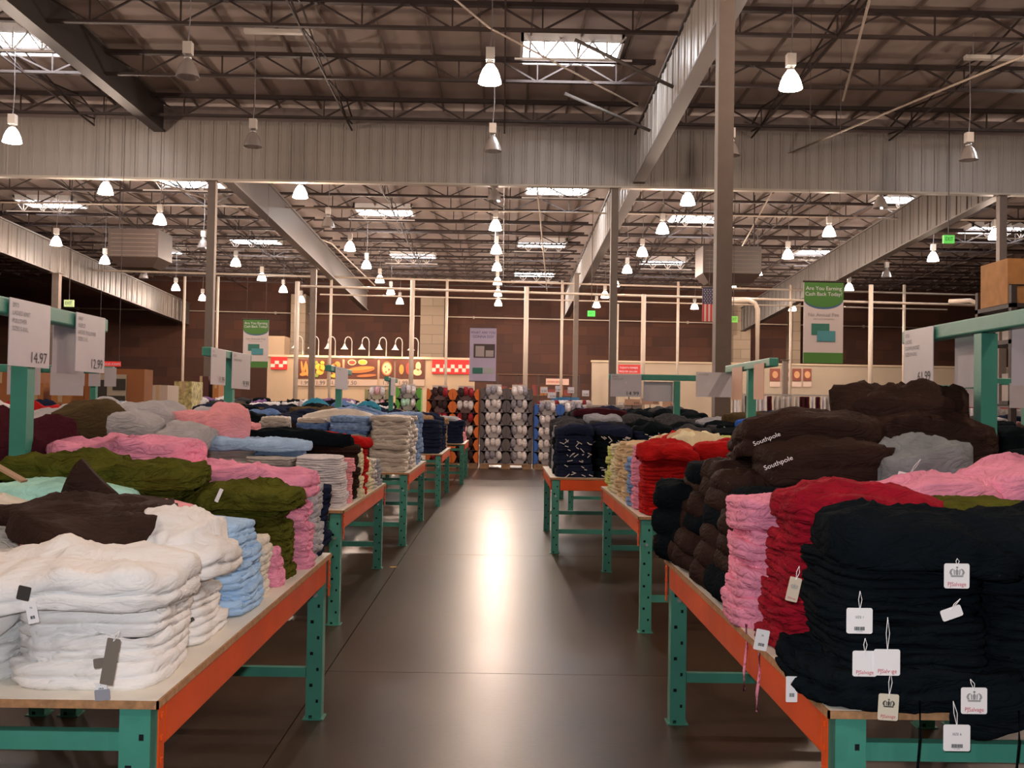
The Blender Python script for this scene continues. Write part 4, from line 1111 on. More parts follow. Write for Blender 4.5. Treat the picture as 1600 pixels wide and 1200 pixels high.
for k in range(nC - 1):
    for r_ in (0, 1):
        a = k * 3 + r_; c = (k + 1) * 3 + r_; B = nC * 3
        fs += [(a, c, c + 1, a + 1), (B + a + 1, B + c + 1, B + c, B + a)]
    fs.append((k * 3 + 2, (k + 1) * 3 + 2, nC * 3 + (k + 1) * 3 + 2, nC * 3 + k * 3 + 2))
cl.add(vs, fs).build('collar', MC['brown'], jk, smooth=True)
q = MB()
for k in range(10): q.box(-1.36 + k * .012, -1.35 + k * .012, 3.58 - k * .018, 3.59 - k * .018, 1.145, 1.165)
tag(q.build('zip', mat('brass', (.5, .35, .2), rough=.3, metal=.9), jk), kind='stuff')

# inner table by the sign post
stack('hoodie', 'lightdenim', -2.62, -2.2, 4.25, 4.6, 1.05, 'the denim pile at the teal sign post', n=3)
stack('hoodie', 'denim', -2.62, -2.2, 3.75, 4.2, 1.00, 'the denim pile in front of the teal sign post', n=3)
stack('hoodie', 'denim', -2.95, -2.66, 4.3, 4.9, 1.08, 'the denim pile at the photo edge', n=3)
stack('hoodie', 'maroon', -2.52, -2.14, 4.62, 4.95, 1.22, 'the maroon pile behind the teal sign post', n=5)
clump('draped_jacket', 'maroon jacket with a peaked collar behind the teal sign post', 'jacket', 'maroon', [(-2.42, 4.55), (-2.2, 4.5), (-2.02, 4.62), (-2.05, 4.92), (-2.3, 5.0), (-2.45, 4.85)], 1.20, .15, 55, amp=.03, wr=.012, crown=.05, droop=.08, puff=.08)


# --- second table: white stacks and pastel rows
stack('thin', 'offwhite', -1.40, -1.09, 7.02, 7.42, 1.13, 'the tall off-white stack at the second table corner', lean=(-.02, 0))
stack('thin', 'khakigrey', -1.74, -1.43, 7.02, 7.40, 1.12, 'the pale grey stack beside the off-white corner stack', lean=(-.02, 0))
stack('thin', 'salmon', -1.40, -1.09, 7.46, 7.62, 1.10, 'the blush stack behind the off-white corner stack', hi=True, jit=1.6)
stack('velour', 'brown', -1.44, -1.09, 7.70, 7.86, 1.18, 'the dark brown stack between blush and cream', jit=1.6)
stack('velour', 'cream', -1.40, -1.09, 7.92, 8.10, 1.15, 'the cream stack before the red one', jit=1.6)
stack('velour', 'red', -1.44, -1.09, 8.14, 8.32, 1.18, 'the red stack on the second table', jit=1.6)
stack('velour', 'cream', -1.40, -1.09, 8.38, 8.68, 1.05, 'the cream stack beyond the red one', jit=1.6)
stack('velour', 'khakigrey', -1.40, -1.09, 8.72, 9.0, 1.02, 'the pale stack beyond the cream one', jit=1.6)
stack('velour', 'heather', -1.40, -1.09, 9.04, 9.4, 1.00, 'the heather grey stack at the far table corner', jit=1.6)
stack('velour', 'crimson', -2.2, -1.8, 7.0, 7.3, 1.05, 'the crimson stack peeping behind the pink trousers')
stack('velour', 'ivory', -2.28, -1.80, 7.34, 7.7, 1.15, 'the ivory row behind the crimson stack')
stack('velour', 'paleblue', -1.80, -1.46, 7.46, 7.66, 1.16, 'the pale blue pile behind the pale grey stack')
stack('velour', 'brown', -1.80, -1.48, 7.72, 8.1, 1.20, 'the dark brown pile in the second row')
stack('velour', 'brown', -2.26, -1.84, 7.75, 8.1, 1.21, 'the dark brown pile behind the ivory row')
stack('velour', 'ivory', -1.80, -1.48, 8.14, 8.4, 1.16, 'the ivory pile beside the red stack')
stack('velour', 'black', -2.26, -1.50, 8.5, 9.3, 1.17, 'the wide black pile filling the table end')
clump('draped_trousers', 'pale blue trousers spread behind the pale grey stack', 'trousers', 'paleblue', [(-2.15, 7.3), (-1.75, 7.25), (-1.42, 7.4), (-1.45, 7.6), (-1.8, 7.7), (-2.1, 7.6)], 1.16, .05, 61, amp=.012, wr=.010, crown=.02, puff=.02)
clump('draped_trousers', 'black trousers spread behind the pale blue ones', 'trousers', 'black', [(-2.25, 7.75), (-1.8, 7.65), (-1.40, 7.62), (-1.15, 7.72), (-1.2, 7.92), (-1.7, 8.0), (-2.2, 8.0)], 1.19, .055, 62, amp=.012, wr=.010, crown=.04, puff=.02, droop=.03)
clump('draped_trousers', 'red trousers curving over the red stack', 'trousers', 'red', [(-1.7, 8.1), (-1.35, 8.05), (-1.1, 8.12), (-1.08, 8.34), (-1.4, 8.4), (-1.68, 8.3)], 1.18, .04, 63, amp=.012, wr=.010, crown=.03, puff=.02, droop=.03)
# light grey hoodies
for i, (x0, x1, y0, y1, z) in enumerate(((-2.84, -2.46, 7.05, 7.45, 1.30), (-3.24, -2.88, 7.1, 7.5, 1.30), (-2.40, -2.08, 7.72, 8.1, 1.30), (-2.84, -2.44, 7.5, 7.9, 1.36), (-3.24, -2.88, 7.55, 7.95, 1.36), (-2.38, -2.10, 7.10, 7.5, 1.20))):
    stack('hoodie', 'heather', x0, x1, y0, y1, z, f'the {ON[i]} heather and light grey pile', n=6, extra={'top': 'lightgrey', 4: 'lightgrey'}, jit=1.5)
    clump('loose_hoodie', f'light grey fleece top with a small dark label, bunched on the {ON[i]} grey pile', 'sweatshirt', 'lightgrey',
          [(x0 - .03, y0 - .04), ((x0 + x1) / 2, y0 - .07), (x1 + .04, y0), (x1 + .02, y1), ((x0 + x1) / 2, y1 + .03), (x0 - .02, y1)], z - .01, .09, 70 + i, amp=.02, wr=.008, crown=.04, droop=.05, puff=.05)
stack('hoodie', 'salmon', -2.28, -1.98, 8.14, 8.5, 1.32, 'the salmon pile beyond the light grey ones', n=6)
clump('loose_hoodie', 'salmon pink top with a raised hood at the bar post', 'sweatshirt', 'salmon', [(-2.2, 7.5), (-2.02, 7.45), (-1.88, 7.55), (-1.92, 7.72), (-2.05, 7.78), (-2.2, 7.7)], 1.22, .20, 81, amp=.03, wr=.008, crown=.05, droop=.06, puff=.06)
clump('loose_hoodie', 'salmon pink top slipping between the light grey piles', 'sweatshirt', 'salmon', [(-2.45, 7.6), (-2.3, 7.5), (-2.1, 7.48), (-2.05, 7.64), (-2.3, 7.8), (-2.45, 7.8)], 1.32, .07, 82, amp=.02, wr=.008, crown=.03, droop=.04, puff=.03)
clump('loose_jacket', 'brown olive jacket peaked like a tent before the light grey tops', 'jacket', 'oliveb', [(-3.05, 6.98), (-2.86, 6.9), (-2.66, 7.0), (-2.62, 7.25), (-2.8, 7.38), (-3.1, 7.3)], 1.28, .16, 83, amp=.02, wr=.01, crown=.05, droop=.10, puff=.04)
stack('hoodie', 'oliveb', -3.58, -3.28, 7.04, 7.5, 1.30, 'the brown olive pile beside the light grey ones', n=6)
pal = ['teal', 'offwhite', 'lightdenim', 'green', 'orangec', 'salmon', 'red', 'maroon']
gi = 0
for iy, (y0, y1) in enumerate(((8.05, 8.45), (8.5, 8.9), (8.95, 9.4))):
    for ix, (x0, x1) in enumerate(((-3.56, -3.2), (-3.14, -2.78), (-2.72, -2.42))):
        c = ['lightdenim', 'offwhite', 'teal', 'red', 'lightdenim', 'denim', 'navy', 'black', 'tan'][gi]
        stack('hoodie', c, x0, x1, y0, y1, 1.28 + .04 * R.random() + .02 * iy, f'{ON[ix]} pile across row {ON[iy]} behind grey tops', n=3, hi=False, jit=1.5); gi += 1
# coloured outlying table
gi = 0
for iy in range(5):
    for ix in range(3):
        x0 = -5.86 + ix * .39; y0 = 8.85 + iy * .48
        c = ['rust', 'orangec', 'maroon', 'green', 'teal', 'offwhite', 'teal', 'offwhite', 'lightdenim', 'offwhite', 'lightdenim', 'red', 'lightdenim', 'red', 'navy'][gi]
        stack('hoodie', c, x0, x0 + .36, y0, y0 + .42, 1.24 + .06 * R.random() + .03 * iy, f'{ON[ix]} pile across row {ON[iy]}, coloured table', n=2, hi=False, jit=2); gi += 1
for i, (x, y, c) in enumerate(((-5.5, 8.9, 'rust'), (-5.0, 8.95, 'salmon'), (-4.9, 9.4, 'green'), (-5.4, 9.6, 'teal'), (-4.95, 9.9, 'offwhite'), (-5.2, 10.4, 'lightdenim'), (-4.9, 10.8, 'red'), (-3.3, 8.2, 'teal'), (-2.95, 8.0, 'offwhite'), (-3.2, 8.7, 'lightdenim'))):
    z = 1.33 if x < -4 else 1.34
    clump('loose_shirt', f'{CN.get(c, c)} top flung loosely, {ON[i]} of the coloured ones from the viewer', 'top', c, [(x - .25, y - .1), (x, y - .2), (x + .24, y - .12), (x + .26, y + .14), (x, y + .2), (x - .22, y + .12)], z, .07, 90 + i, hiN=40, amp=.03, wr=.012, crown=.03, droop=.05, puff=.06)


BN = {'hoodie': ('folded_hoodie', 'top', 'sweatshirt'), 'jacket': ('folded_jacket', 'jacket', 'jacket'), 'velour': ('folded_trackpants', 'trousers', 'trousers'), 'thin': ('folded_shirt', 'shirt', 'shirt'), 'jeans': ('folded_jeans', 'jeans', 'jeans')}
NOUN.update({'b' + k: v for k, v in BN.items()})


def bulk(X0, X1, Y0, Y1, zt, zv, pal, where, kind='hoodie', n=4, nx=None, ny=None, loose=.35, bits=0, side=0):
    """rows of piles on a table; where <= 4 words"""
    nx = nx or max(1, int((X1 - X0) / .40)); ny = ny or max(1, int((Y1 - Y0) / .44)); k = 0
    for iy in range(ny):
        for ix in range(nx):
            x0 = X0 + (X1 - X0) * ix / nx + .015; x1 = X0 + (X1 - X0) * (ix + 1) / nx - .015
            y0 = Y0 + (Y1 - Y0) * iy / ny + .015; y1 = Y0 + (Y1 - Y0) * (iy + 1) / ny - .015
            c = pal[R.randrange(len(pal))]; z = zt + R.uniform(-zv, zv)
            edge = iy == 0 or (side < 0 and ix == 0) or (side > 0 and ix == nx - 1)
            if edge: z -= .03
            mesh_kind = 'hoodie' if kind in ('jeans',) else kind
            stack(mesh_kind, c, x0, x1, y0, y1, z, f'{ON[ix]} pile of {ON[iy]} row, {where}', n=n if edge else 2, hi=False, jit=1.6, bits=bits, noun='b' + kind, short=True)
            if R.random() < loose:
                cx, cy = (x0 + x1) / 2, (y0 + y1) / 2; c2 = pal[R.randrange(len(pal))]
                clump('loose_shirt', f'{CN.get(c2, c2)} garment crumpled on {ON[ix]} pile of {ON[iy]} row, {where}', 'shirt', c2,
                      [(cx - .17, cy - .14), (cx, cy - .20), (cx + .18, cy - .14), (cx + .16, cy + .14), (cx, cy + .18), (cx - .18, cy + .14)], z - .005, .06, 100 + k + int(cx * 31), hiN=28, nv=4, amp=.025, wr=.012, crown=.02, droop=.03, puff=.05)
            k += 1


# third table : tall wrapped trousers
for i, (y0, y1, c) in enumerate(((11.02, 11.42, 'khaki'), (11.5, 11.9, 'khakigrey'), (11.96, 12.36, 'khaki'), (12.42, 12.82, 'lightdenim'), (12.88, 13.3, 'lightdenim'))):
    stack('plastic', c, -1.42, -1.02, y0, y1, 1.37 - .02 * (i % 2) if i < 3 else 1.40, f'the {ON[i]} tall wrapped stack along the aisle edge', hi=i < 2, jit=1.6, n=12 if i < 3 else 10)
stack('plastic', 'khakigrey', -1.86, -1.46, 11.02, 11.4, 1.36, 'blue topped stack beside the khaki corner stack', n=12, extra={'top': 'lightdenim', 10: 'lightdenim', 9: 'lightdenim', 8: 'denim'}, jit=1.5)
stack('plastic', 'denim', -2.22, -1.90, 11.02, 11.4, 1.33, 'the blue stack between two khaki ones', n=12, extra={'top': 'khaki'}, jit=1.5)
stack('plastic', 'khakigrey', -2.62, -2.32, 11.02, 11.4, 1.34, 'the grey khaki stack next to the rust one', n=12, extra={'top': 'khaki'}, jit=1.5)
stack('plastic', 'rust', -3.04, -2.70, 11.02, 11.4, 1.22, 'the rust stack among black clothing', n=10, jit=1.5)
stack('plastic', 'black', -3.52, -3.1, 11.02, 11.5, 1.28, 'the black stack beside the rust one', n=6)
bulk(-2.22, -1.46, 11.46, 13.4, 1.36, .03, ['lightdenim', 'khaki', 'denim', 'lightdenim'], 'tall khaki table', 'jeans', n=3, loose=.8)
bulk(-3.52, -2.32, 11.56, 13.4, 1.33, .03, ['black', 'navy', 'brown', 'denim'], 'inner khaki table', 'jacket', n=3, loose=.5)
bulk(-2.12, -.93, 15.4, 17.8, 1.30, .04, ['denim', 'navy', 'tan', 'navy'], 'aisle jeans table', 'jeans', n=5, loose=.6, side=1)
bulk(-1.92, -.75, 19.75, 21.95, 1.22, .05, ['tan', 'navy', 'heather', 'salmon'], 'farthest aisle table', 'thin', n=4, loose=.4, side=1)
bulk(-5.86, -4.74, 12.05, 14.35, 1.36, .04, ['black', 'navy', 'brown', 'black'], 'outlying black table', 'jacket', n=3, loose=.5, bits=.4)
bulk(-7.26, -6.1, 8.85, 11.25, 1.30, .04, ['rust', 'maroon', 'brown', 'denim'], 'farther outlying table', 'jacket', n=2, loose=.3)
bulk(-4.80, -2.44, 15.65, 17.95, 1.38, .04, ['black', 'navy', 'brown', 'oliveb'], 'brown column table', 'thin', n=3, loose=.5, bits=.5)
bulk(-3.86, -2.34, 19.05, 21.15, 1.40, .05, ['denim', 'teal', 'navy', 'navy'], 'far denim table', 'jeans', n=3, loose=.6)
bulk(-7.0, -2.44, 22.6, 24.0, 1.52, .05, ['offwhite', 'lilac', 'black', 'offwhite', 'charcoal'], 'speckled far table', 'thin', n=2, loose=.6, nx=11, ny=2)
for i, (x, y, rz) in enumerate(((-3.2, 18.6, .5), (-2.7, 18.8, .6), (-3.5, 12.6, .4), (-2.9, 12.3, .5))):
    pass

# --- right side, nearest table
for cx in ((.87, 1.24), (1.26, 1.64)):
    stack('velour', 'black', cx[0] - .02, cx[1] - .02, 2.52, 2.90, 1.16, 'the black stack at the near corner' if cx[0] < 1 else 'the second black stack along the front edge', n=10, jit=1.4, lean=(.01, .03))
stack('velour', 'black', 1.66, 2.06, 2.52, 2.90, 1.16, 'the third black stack along the front edge', n=8)
clump('draped_trousers', 'black velour trousers spread over the near corner stack', 'trousers', 'black', [(.85, 2.58), (1.0, 2.47), (1.22, 2.46), (1.30, 2.6), (1.26, 2.9), (1.0, 3.0), (.89, 2.88)], 1.14, .065, 111, hiN=96, amp=.014, wr=.014, crown=.03, droop=.05, puff=.02)
clump('draped_trousers', 'black velour trousers spread over the second front stack', 'trousers', 'black', [(1.22, 2.54), (1.40, 2.46), (1.66, 2.46), (1.72, 2.7), (1.66, 2.92), (1.35, 2.96), (1.22, 2.85)], 1.145, .06, 112, hiN=96, amp=.014, wr=.014, crown=.03, droop=.04, puff=.02)
clump('draped_trousers', 'black trousers bulging over the aisle edge beneath the near corner stack', 'trousers', 'black', [(.78, 2.62), (.83, 2.50), (1.0, 2.46), (1.26, 2.48), (1.26, 2.8), (1.0, 2.9), (.80, 2.86)], .785, .075, 113, hiN=96, amp=.014, wr=.016, crown=.0, droop=.0, puff=.0, lobes=2)
# black pair hanging over front edge
hb = MB()
def hang(x0, x1, y, zt, zb, seed, nx=26, nz=16, th=.02):
    vs = []
    for s in (0, 1):
        for j in range(nz):
            for i in range(nx):
                u = i / (nx - 1); v = j / (nz - 1)
                zz = zt + (zb + .02 * math.sin(u * 9 + seed) - zt) * v
                yy = y - .012 * math.sin(v * 2.6) + .010 * noise.noise(Vector((u * 9, v * 3, seed))) + .006 * noise.noise(Vector((u * 25, v * 5, seed))) + s * th
                xx = x0 + (x1 - x0) * u + .012 * noise.noise(Vector((v * 4, u, seed + 5)))
                if u in (0, 1): yy = y + th / 2
                if v == 1: yy = y + th / 2
                vs.append((xx, yy, zz))
    fs = []
    for s in (0, 1):
        for j in range(nz - 1):
            for i in range(nx - 1):
                a = s * nx * nz + j * nx + i; f = (a, a + nx, a + nx + 1, a + 1)
                fs.append(f if s == 0 else f[::-1])
    return MB().add(vs, fs)
o = hang(1.08, 1.50, 2.445, .86, .742, 3).build('hanging_trousers', MC['black'], smooth=True); tag(o, 'black velour trousers hanging over the front board of the near table', 'trousers')
# black cords under the edge
for i, (px, y0, y1) in enumerate(((1437, 1095, 1210), (1592, 1110, 1210))):
    A = at(px, y0, 2.43); B = at(px - 4, y1, 2.43)
    t = MB().tube([A, (A + B) / 2 + Vector((.004, 0, 0)), B], .003, 6).build('waist_cord', MC['black'], smooth=True); tag(t, ['black waist cord hanging below the front board', 'black waist cord hanging near the photo edge'][i], 'cord')

stack('velour', 'crimson', .82, 1.20, 2.98, 3.32, 1.21, 'the crimson velour stack', jit=1.6, lean=(.04, 0))
clump('draped_trousers', 'crimson velour trousers spread on top beside the pink stack', 'trousers', 'crimson', [(.88, 3.05), (1.02, 2.92), (1.22, 2.92), (1.30, 3.05), (1.28, 3.3), (1.0, 3.38), (.88, 3.3)], 1.20, .05, 121, hiN=96, amp=.014, wr=.012, crown=.02, droop=.03, puff=.02)
stack('velour', 'pink', .81, 1.06, 3.40, 3.68, 1.19, 'the scalloped pink velour stack', jit=1.8)
stack('velour', 'olive', 1.26, 1.62, 3.0, 3.3, 1.17, 'the olive stack tucked behind the black trousers')
stack('velour', 'pink', 1.10, 1.50, 3.42, 3.75, 1.17, 'the low pink stack behind the crimson top')
stack('velour', 'pink', 1.54, 1.94, 3.36, 3.75, 1.18, 'the pink stack before the teal post')
clump('draped_jacket', 'olive velour garment peeping above the black trousers', 'trousers', 'olive', [(1.20, 3.05), (1.42, 2.98), (1.62, 3.02), (1.62, 3.24), (1.4, 3.3), (1.22, 3.25)], 1.17, .045, 122, amp=.014, wr=.01, crown=.02, droop=.03, puff=.02)
clump('draped_jacket', 'pink velour top with a shiny trim behind the black trousers', 'top', 'pink', [(1.20, 3.38), (1.40, 3.28), (1.62, 3.32), (1.68, 3.5), (1.5, 3.66), (1.25, 3.6)], 1.17, .07, 123, amp=.016, wr=.01, crown=.04, droop=.04, puff=.04)
clump('draped_jacket', 'bunched pink velour top beside the teal post', 'top', 'pink', [(1.58, 3.40), (1.78, 3.30), (1.98, 3.36), (2.02, 3.6), (1.8, 3.72), (1.6, 3.66)], 1.18, .10, 124, amp=.02, wr=.01, crown=.05, droop=.05, puff=.05)
clump('draped_jacket', 'pale pink garment between crimson and grey', 'top', 'salmon', [(1.12, 3.5), (1.3, 3.4), (1.42, 3.5), (1.4, 3.68), (1.2, 3.74)], 1.17, .055, 125, amp=.012, wr=.008, crown=.02, droop=.03)
# grey velour pile
stack('velour', 'grey', 1.46, 1.82, 3.85, 4.15, 1.26, 'the grey velour stack with a white tag')
clump('draped_jacket', 'loose grey velour top with a white tag', 'top', 'grey', [(1.44, 3.86), (1.58, 3.78), (1.76, 3.84), (1.80, 4.0), (1.72, 4.14), (1.48, 4.12)], 1.25, .11, 126, amp=.03, wr=.014, crown=.03, droop=.05, puff=.06)
clump('draped_jacket', 'grey velour sleeve end trailing toward the teal post', 'top', 'grey', [(1.76, 3.86), (1.92, 3.84), (2.06, 3.9), (2.02, 4.06), (1.8, 4.1)], 1.19, .07, 127, amp=.02, wr=.012, crown=.02, droop=.03, puff=.03)
stack('velour', 'grey', 1.84, 2.08, 3.84, 4.1, 1.18, 'the grey stack next to the teal post', n=6)
# brown jackets
stack('jacket', 'brown', 1.06, 1.56, 4.02, 4.42, 1.18, 'the wide brown jacket stack', n=4, lean=(0, .02), jit=1.5)
clump('puffy_jacket', 'dark brown padded jacket, third from top of the large brown pile', 'jacket', 'brown', [(1.06, 4.02), (1.3, 3.93), (1.55, 3.95), (1.6, 4.2), (1.5, 4.45), (1.12, 4.45)], 1.15, .11, 131, lobes=2, amp=.016, wr=.010, crown=.03, droop=.03, puff=.02)
clump('puffy_jacket', 'dark brown padded jacket with white embroidery, second from top of the large brown pile', 'jacket', 'brown', [(1.04, 4.0), (1.14, 3.90), (1.36, 3.88), (1.54, 3.96), (1.56, 4.2), (1.45, 4.42), (1.1, 4.4)], 1.25, .10, 132, lobes=2, amp=.016, wr=.010, crown=.03, droop=.05, puff=.02)
clump('puffy_jacket', 'dark brown padded jacket with white embroidery, topmost of the large brown pile', 'jacket', 'brown', [(1.02, 4.30), (1.12, 4.12), (1.36, 4.08), (1.54, 4.16), (1.58, 4.4), (1.45, 4.62), (1.08, 4.62)], 1.34, .12, 133, lobes=2, amp=.016, wr=.010, crown=.03, droop=.06, puff=.02)
stack('jacket', 'brown', 1.06, 1.56, 4.46, 4.9, 1.34, 'the rear brown jacket stack', n=6, jit=1.5)
stack('jacket', 'brown', 1.60, 2.06, 4.35, 4.9, 1.34, 'the brown stack beneath the crumpled jacket', n=6, jit=1.5)
clump('puffy_jacket', 'very dark crumpled jacket heaped highest on the brown pile', 'jacket', 'brown', [(1.52, 4.55), (1.62, 4.40), (1.84, 4.36), (2.02, 4.45), (2.06, 4.7), (1.9, 4.9), (1.6, 4.86)], 1.34, .20, 134, hiN=96, lobes=1, amp=.045, wr=.018, crown=.04, droop=.06, puff=.07)
clump('puffy_jacket', 'dark crumpled sleeve roll leaning from the highest jacket', 'jacket', 'brown', [(1.50, 4.34), (1.60, 4.24), (1.74, 4.30), (1.96, 4.22), (2.06, 4.32), (1.8, 4.46), (1.56, 4.5)], 1.30, .13, 135, hiN=96, lobes=1, amp=.035, wr=.014, crown=.03, droop=.05, puff=.05)
# cascade of rolled brown jackets along the aisle edge
kk = 0
for iy, y in enumerate((3.86, 4.22, 4.58, 4.86)):
    for iz in range(6 if iy else 5):
        z = .785 + iz * .075 + (.0 if iy % 2 else .02)
        w_ = R.uniform(.09, .115); x = .86 + iz * .022 + R.uniform(-.015, .015)
        cx = x + .04
        lab = f'dark rolled jacket end, {ON[iz]} layer up in the {ON[iy]} column of the brown cascade'
        clump('rolled_jacket', lab, 'jacket', 'brown' if (iy + iz) % 4 else 'black', [(cx - w_, y - .12), (cx, y - .17), (cx + .16, y - .14), (cx + .16, y + .13), (cx, y + .16), (cx - w_, y + .12)], z, .078, 140 + kk, hiN=40, lobes=1, bulge=.03, amp=.02, wr=.008, crown=.02, droop=.01)
        kk += 1
clump('rolled_jacket', 'black jacket hanging over the far table corner with a white strip', 'jacket', 'black', [(.80, 4.80), (.74, 4.9), (.80, 5.02), (.95, 5.04), (1.02, 4.9), (.95, 4.78)], .79, .34, 190, hiN=48, lobes=3, bulge=.03, amp=.02, wr=.01, crown=.02)
# inner table
bulk(2.18, 3.38, 2.55, 4.9, 1.22, .03, ['black', 'navy', 'black', 'charcoal'], 'inner near table', n=5, loose=.4, bits=.5)
bulk(2.26, 3.42, 6.95, 9.45, 1.34, .04, ['black', 'navy', 'black', 'brown'], 'behind red stacks', 'jacket', n=4, loose=.5, bits=.5)
# --- table of bright red stacks
stack('velour', 'red', .97, 1.30, 6.93, 7.25, 1.22, 'the bright red stack at the table corner', n=11, jit=1.2)
stack('velour', 'red', 1.33, 1.68, 6.93, 7.25, 1.20, 'the second bright red stack', n=11, jit=1.2)
stack('velour', 'red', 1.71, 2.06, 6.93, 7.25, 1.18, 'the third bright red stack', n=10, jit=1.2)
clump('draped_trousers', 'bright red trousers sagging over the corner stack', 'trousers', 'red', [(.95, 6.92), (1.1, 6.86), (1.32, 6.9), (1.34, 7.2), (1.1, 7.3), (.95, 7.24)], 1.20, .05, 201, amp=.015, wr=.012, crown=.03, droop=.05, puff=.02)
clump('draped_trousers', 'bright red trousers sloping over the second and third stacks', 'trousers', 'red', [(1.36, 6.95), (1.6, 6.9), (1.95, 6.93), (2.0, 7.2), (1.6, 7.3), (1.36, 7.24)], 1.18, .06, 202, amp=.015, wr=.012, crown=.04, droop=.05, puff=.02)
stack('velour', 'pink', .96, 1.28, 7.30, 7.50, 1.22, 'the mauve pink stack behind the bright red corner', jit=1.6)
stack('velour', 'lightdenim', .96, 1.28, 7.55, 7.82, 1.12, 'the blue stack along the aisle', jit=1.6)
stack('velour', 'beige', .96, 1.28, 7.90, 8.2, 1.22, 'the first beige stack along the aisle', jit=1.6)
stack('velour', 'beige', .96, 1.28, 8.26, 8.6, 1.22, 'the second beige stack along the aisle', jit=1.6)
stack('velour', 'cream', .96, 1.28, 8.66, 8.98, 1.18, 'the cream stack along the aisle', jit=1.6)
stack('velour', 'lime', .96, 1.28, 9.04, 9.44, 1.14, 'the lime stack at the far corner', jit=1.8)
bulk(1.32, 2.12, 7.3, 9.45, 1.22, .03, ['red', 'cream', 'pink', 'lime', 'beige'], 'bright red table', 'velour', n=4, loose=.6)
clump('loose_shirt', 'lime and cream garment piled behind the third red stack', 'top', 'lime', [(1.8, 7.4), (2.0, 7.3), (2.16, 7.4), (2.16, 7.7), (1.95, 7.75), (1.8, 7.65)], 1.24, .08, 203, amp=.02, wr=.012, crown=.03, puff=.03)
# --- table of black clothing with white prints
def prints(o, n, seed, X0, X1, Y, Z0, Z1):
    rr = random.Random(seed); q = MB()
    for k in range(n):
        x = rr.uniform(X0, X1); z = rr.uniform(Z0, Z1); a_ = rr.uniform(-1, 1)
        q.bar((x, Y, z), (x + .03 * math.cos(a_ * 2), Y - .004, z + .03 * math.sin(a_ * 2)), rr.uniform(.008, .018), .006)
    return q
bulk(.56, 3.06, 10.65, 11.5, 1.28, .03, ['black', 'black', 'navy', 'charcoal'], 'white print table', 'thin', n=7, nx=6, ny=2, side=-1, loose=.9, bits=.9)
bulk(.56, 3.06, 11.52, 12.55, 1.34, .03, ['black', 'charcoal', 'heather', 'charcoal'], 'white print table rear', 'thin', n=4, side=-1, nx=6, ny=2, loose=.9, bits=.4)
clump('loose_shirt', 'red plaid top lying behind the black piles beside the blue tower', 'top', 'maroon', [(.9, 12.6), (1.2, 12.45), (1.5, 12.5), (1.5, 12.8), (1.2, 12.9), (.95, 12.85)], 1.40, .06, 210, amp=.01, wr=.01, crown=.03)
clump('loose_shirt', 'bright blue top on the black clothing table', 'top', 'blue', [(2.55, 10.9), (2.8, 10.75), (3.1, 10.8), (3.15, 11.1), (2.85, 11.2), (2.55, 11.15)], 1.27, .10, 211, amp=.02, wr=.012, crown=.04)
clump('loose_shirt', 'mossy green top above the bright blue one', 'top', 'oliveb', [(2.5, 11.3), (2.75, 11.2), (3.05, 11.25), (3.1, 11.5), (2.8, 11.6), (2.5, 11.5)], 1.34, .09, 212, amp=.02, wr=.012, crown=.04)
bulk(1.0, 3.0, 14.65, 16.95, 1.42, .04, ['black', 'navy', 'charcoal', 'black'], 'blue tower table', 'jacket', n=3, loose=.5, bits=.5, nx=5, ny=4, side=-1)
bulk(3.75, 6.15, 14.65, 16.95, 1.40, .04, ['black', 'navy', 'brown', 'black'], 'near column table', 'jacket', n=3, loose=.5, bits=.4, nx=6, ny=4)
bulk(4.64, 5.86, 6.05, 8.45, 1.32, .04, ['black', 'navy', 'brown', 'charcoal'], 'outlying dark table', n=3, loose=.5, bits=.4)
bulk(4.64, 5.86, 10.25, 12.65, 1.36, .04, ['black', 'brown', 'charcoal', 'black'], 'second dark table', 'thin', n=3, loose=.5, bits=.4)
bulk(6.65, 8.55, 15.05, 17.35, 1.40, .04, ['lightgrey', 'navy', 'salmon', 'offwhite', 'black'], 'green banner table', 'thin', n=2, loose=.5)

# ------------------------------------------------------------------ slipper towers at the end of the aisle
WOOD = mat('pallet_wood', (0.30, 0.18, 0.10), rough=.85, var=.2, vscale=12)
SLM = {k: cloth('slipper_' + k, c, var=.15, vscale=40) for k, c in (('white', (.72, .66, .66)), ('grey', (.30, .28, .32)), ('dark', (.05, .03, .03)), ('pink', (.7, .4, .45)), ('mint', (.45, .7, .55)), ('red', (.30, .03, .04)))}
SLIP = garment_bm(sup(.115, .24, 18, 2.6), .10, 1, 401, bulge=.03, amp=.012, wr=.006, nv=5, crown=.02, droop=.015).mesh('slipper', SLM['white'], smooth=True)


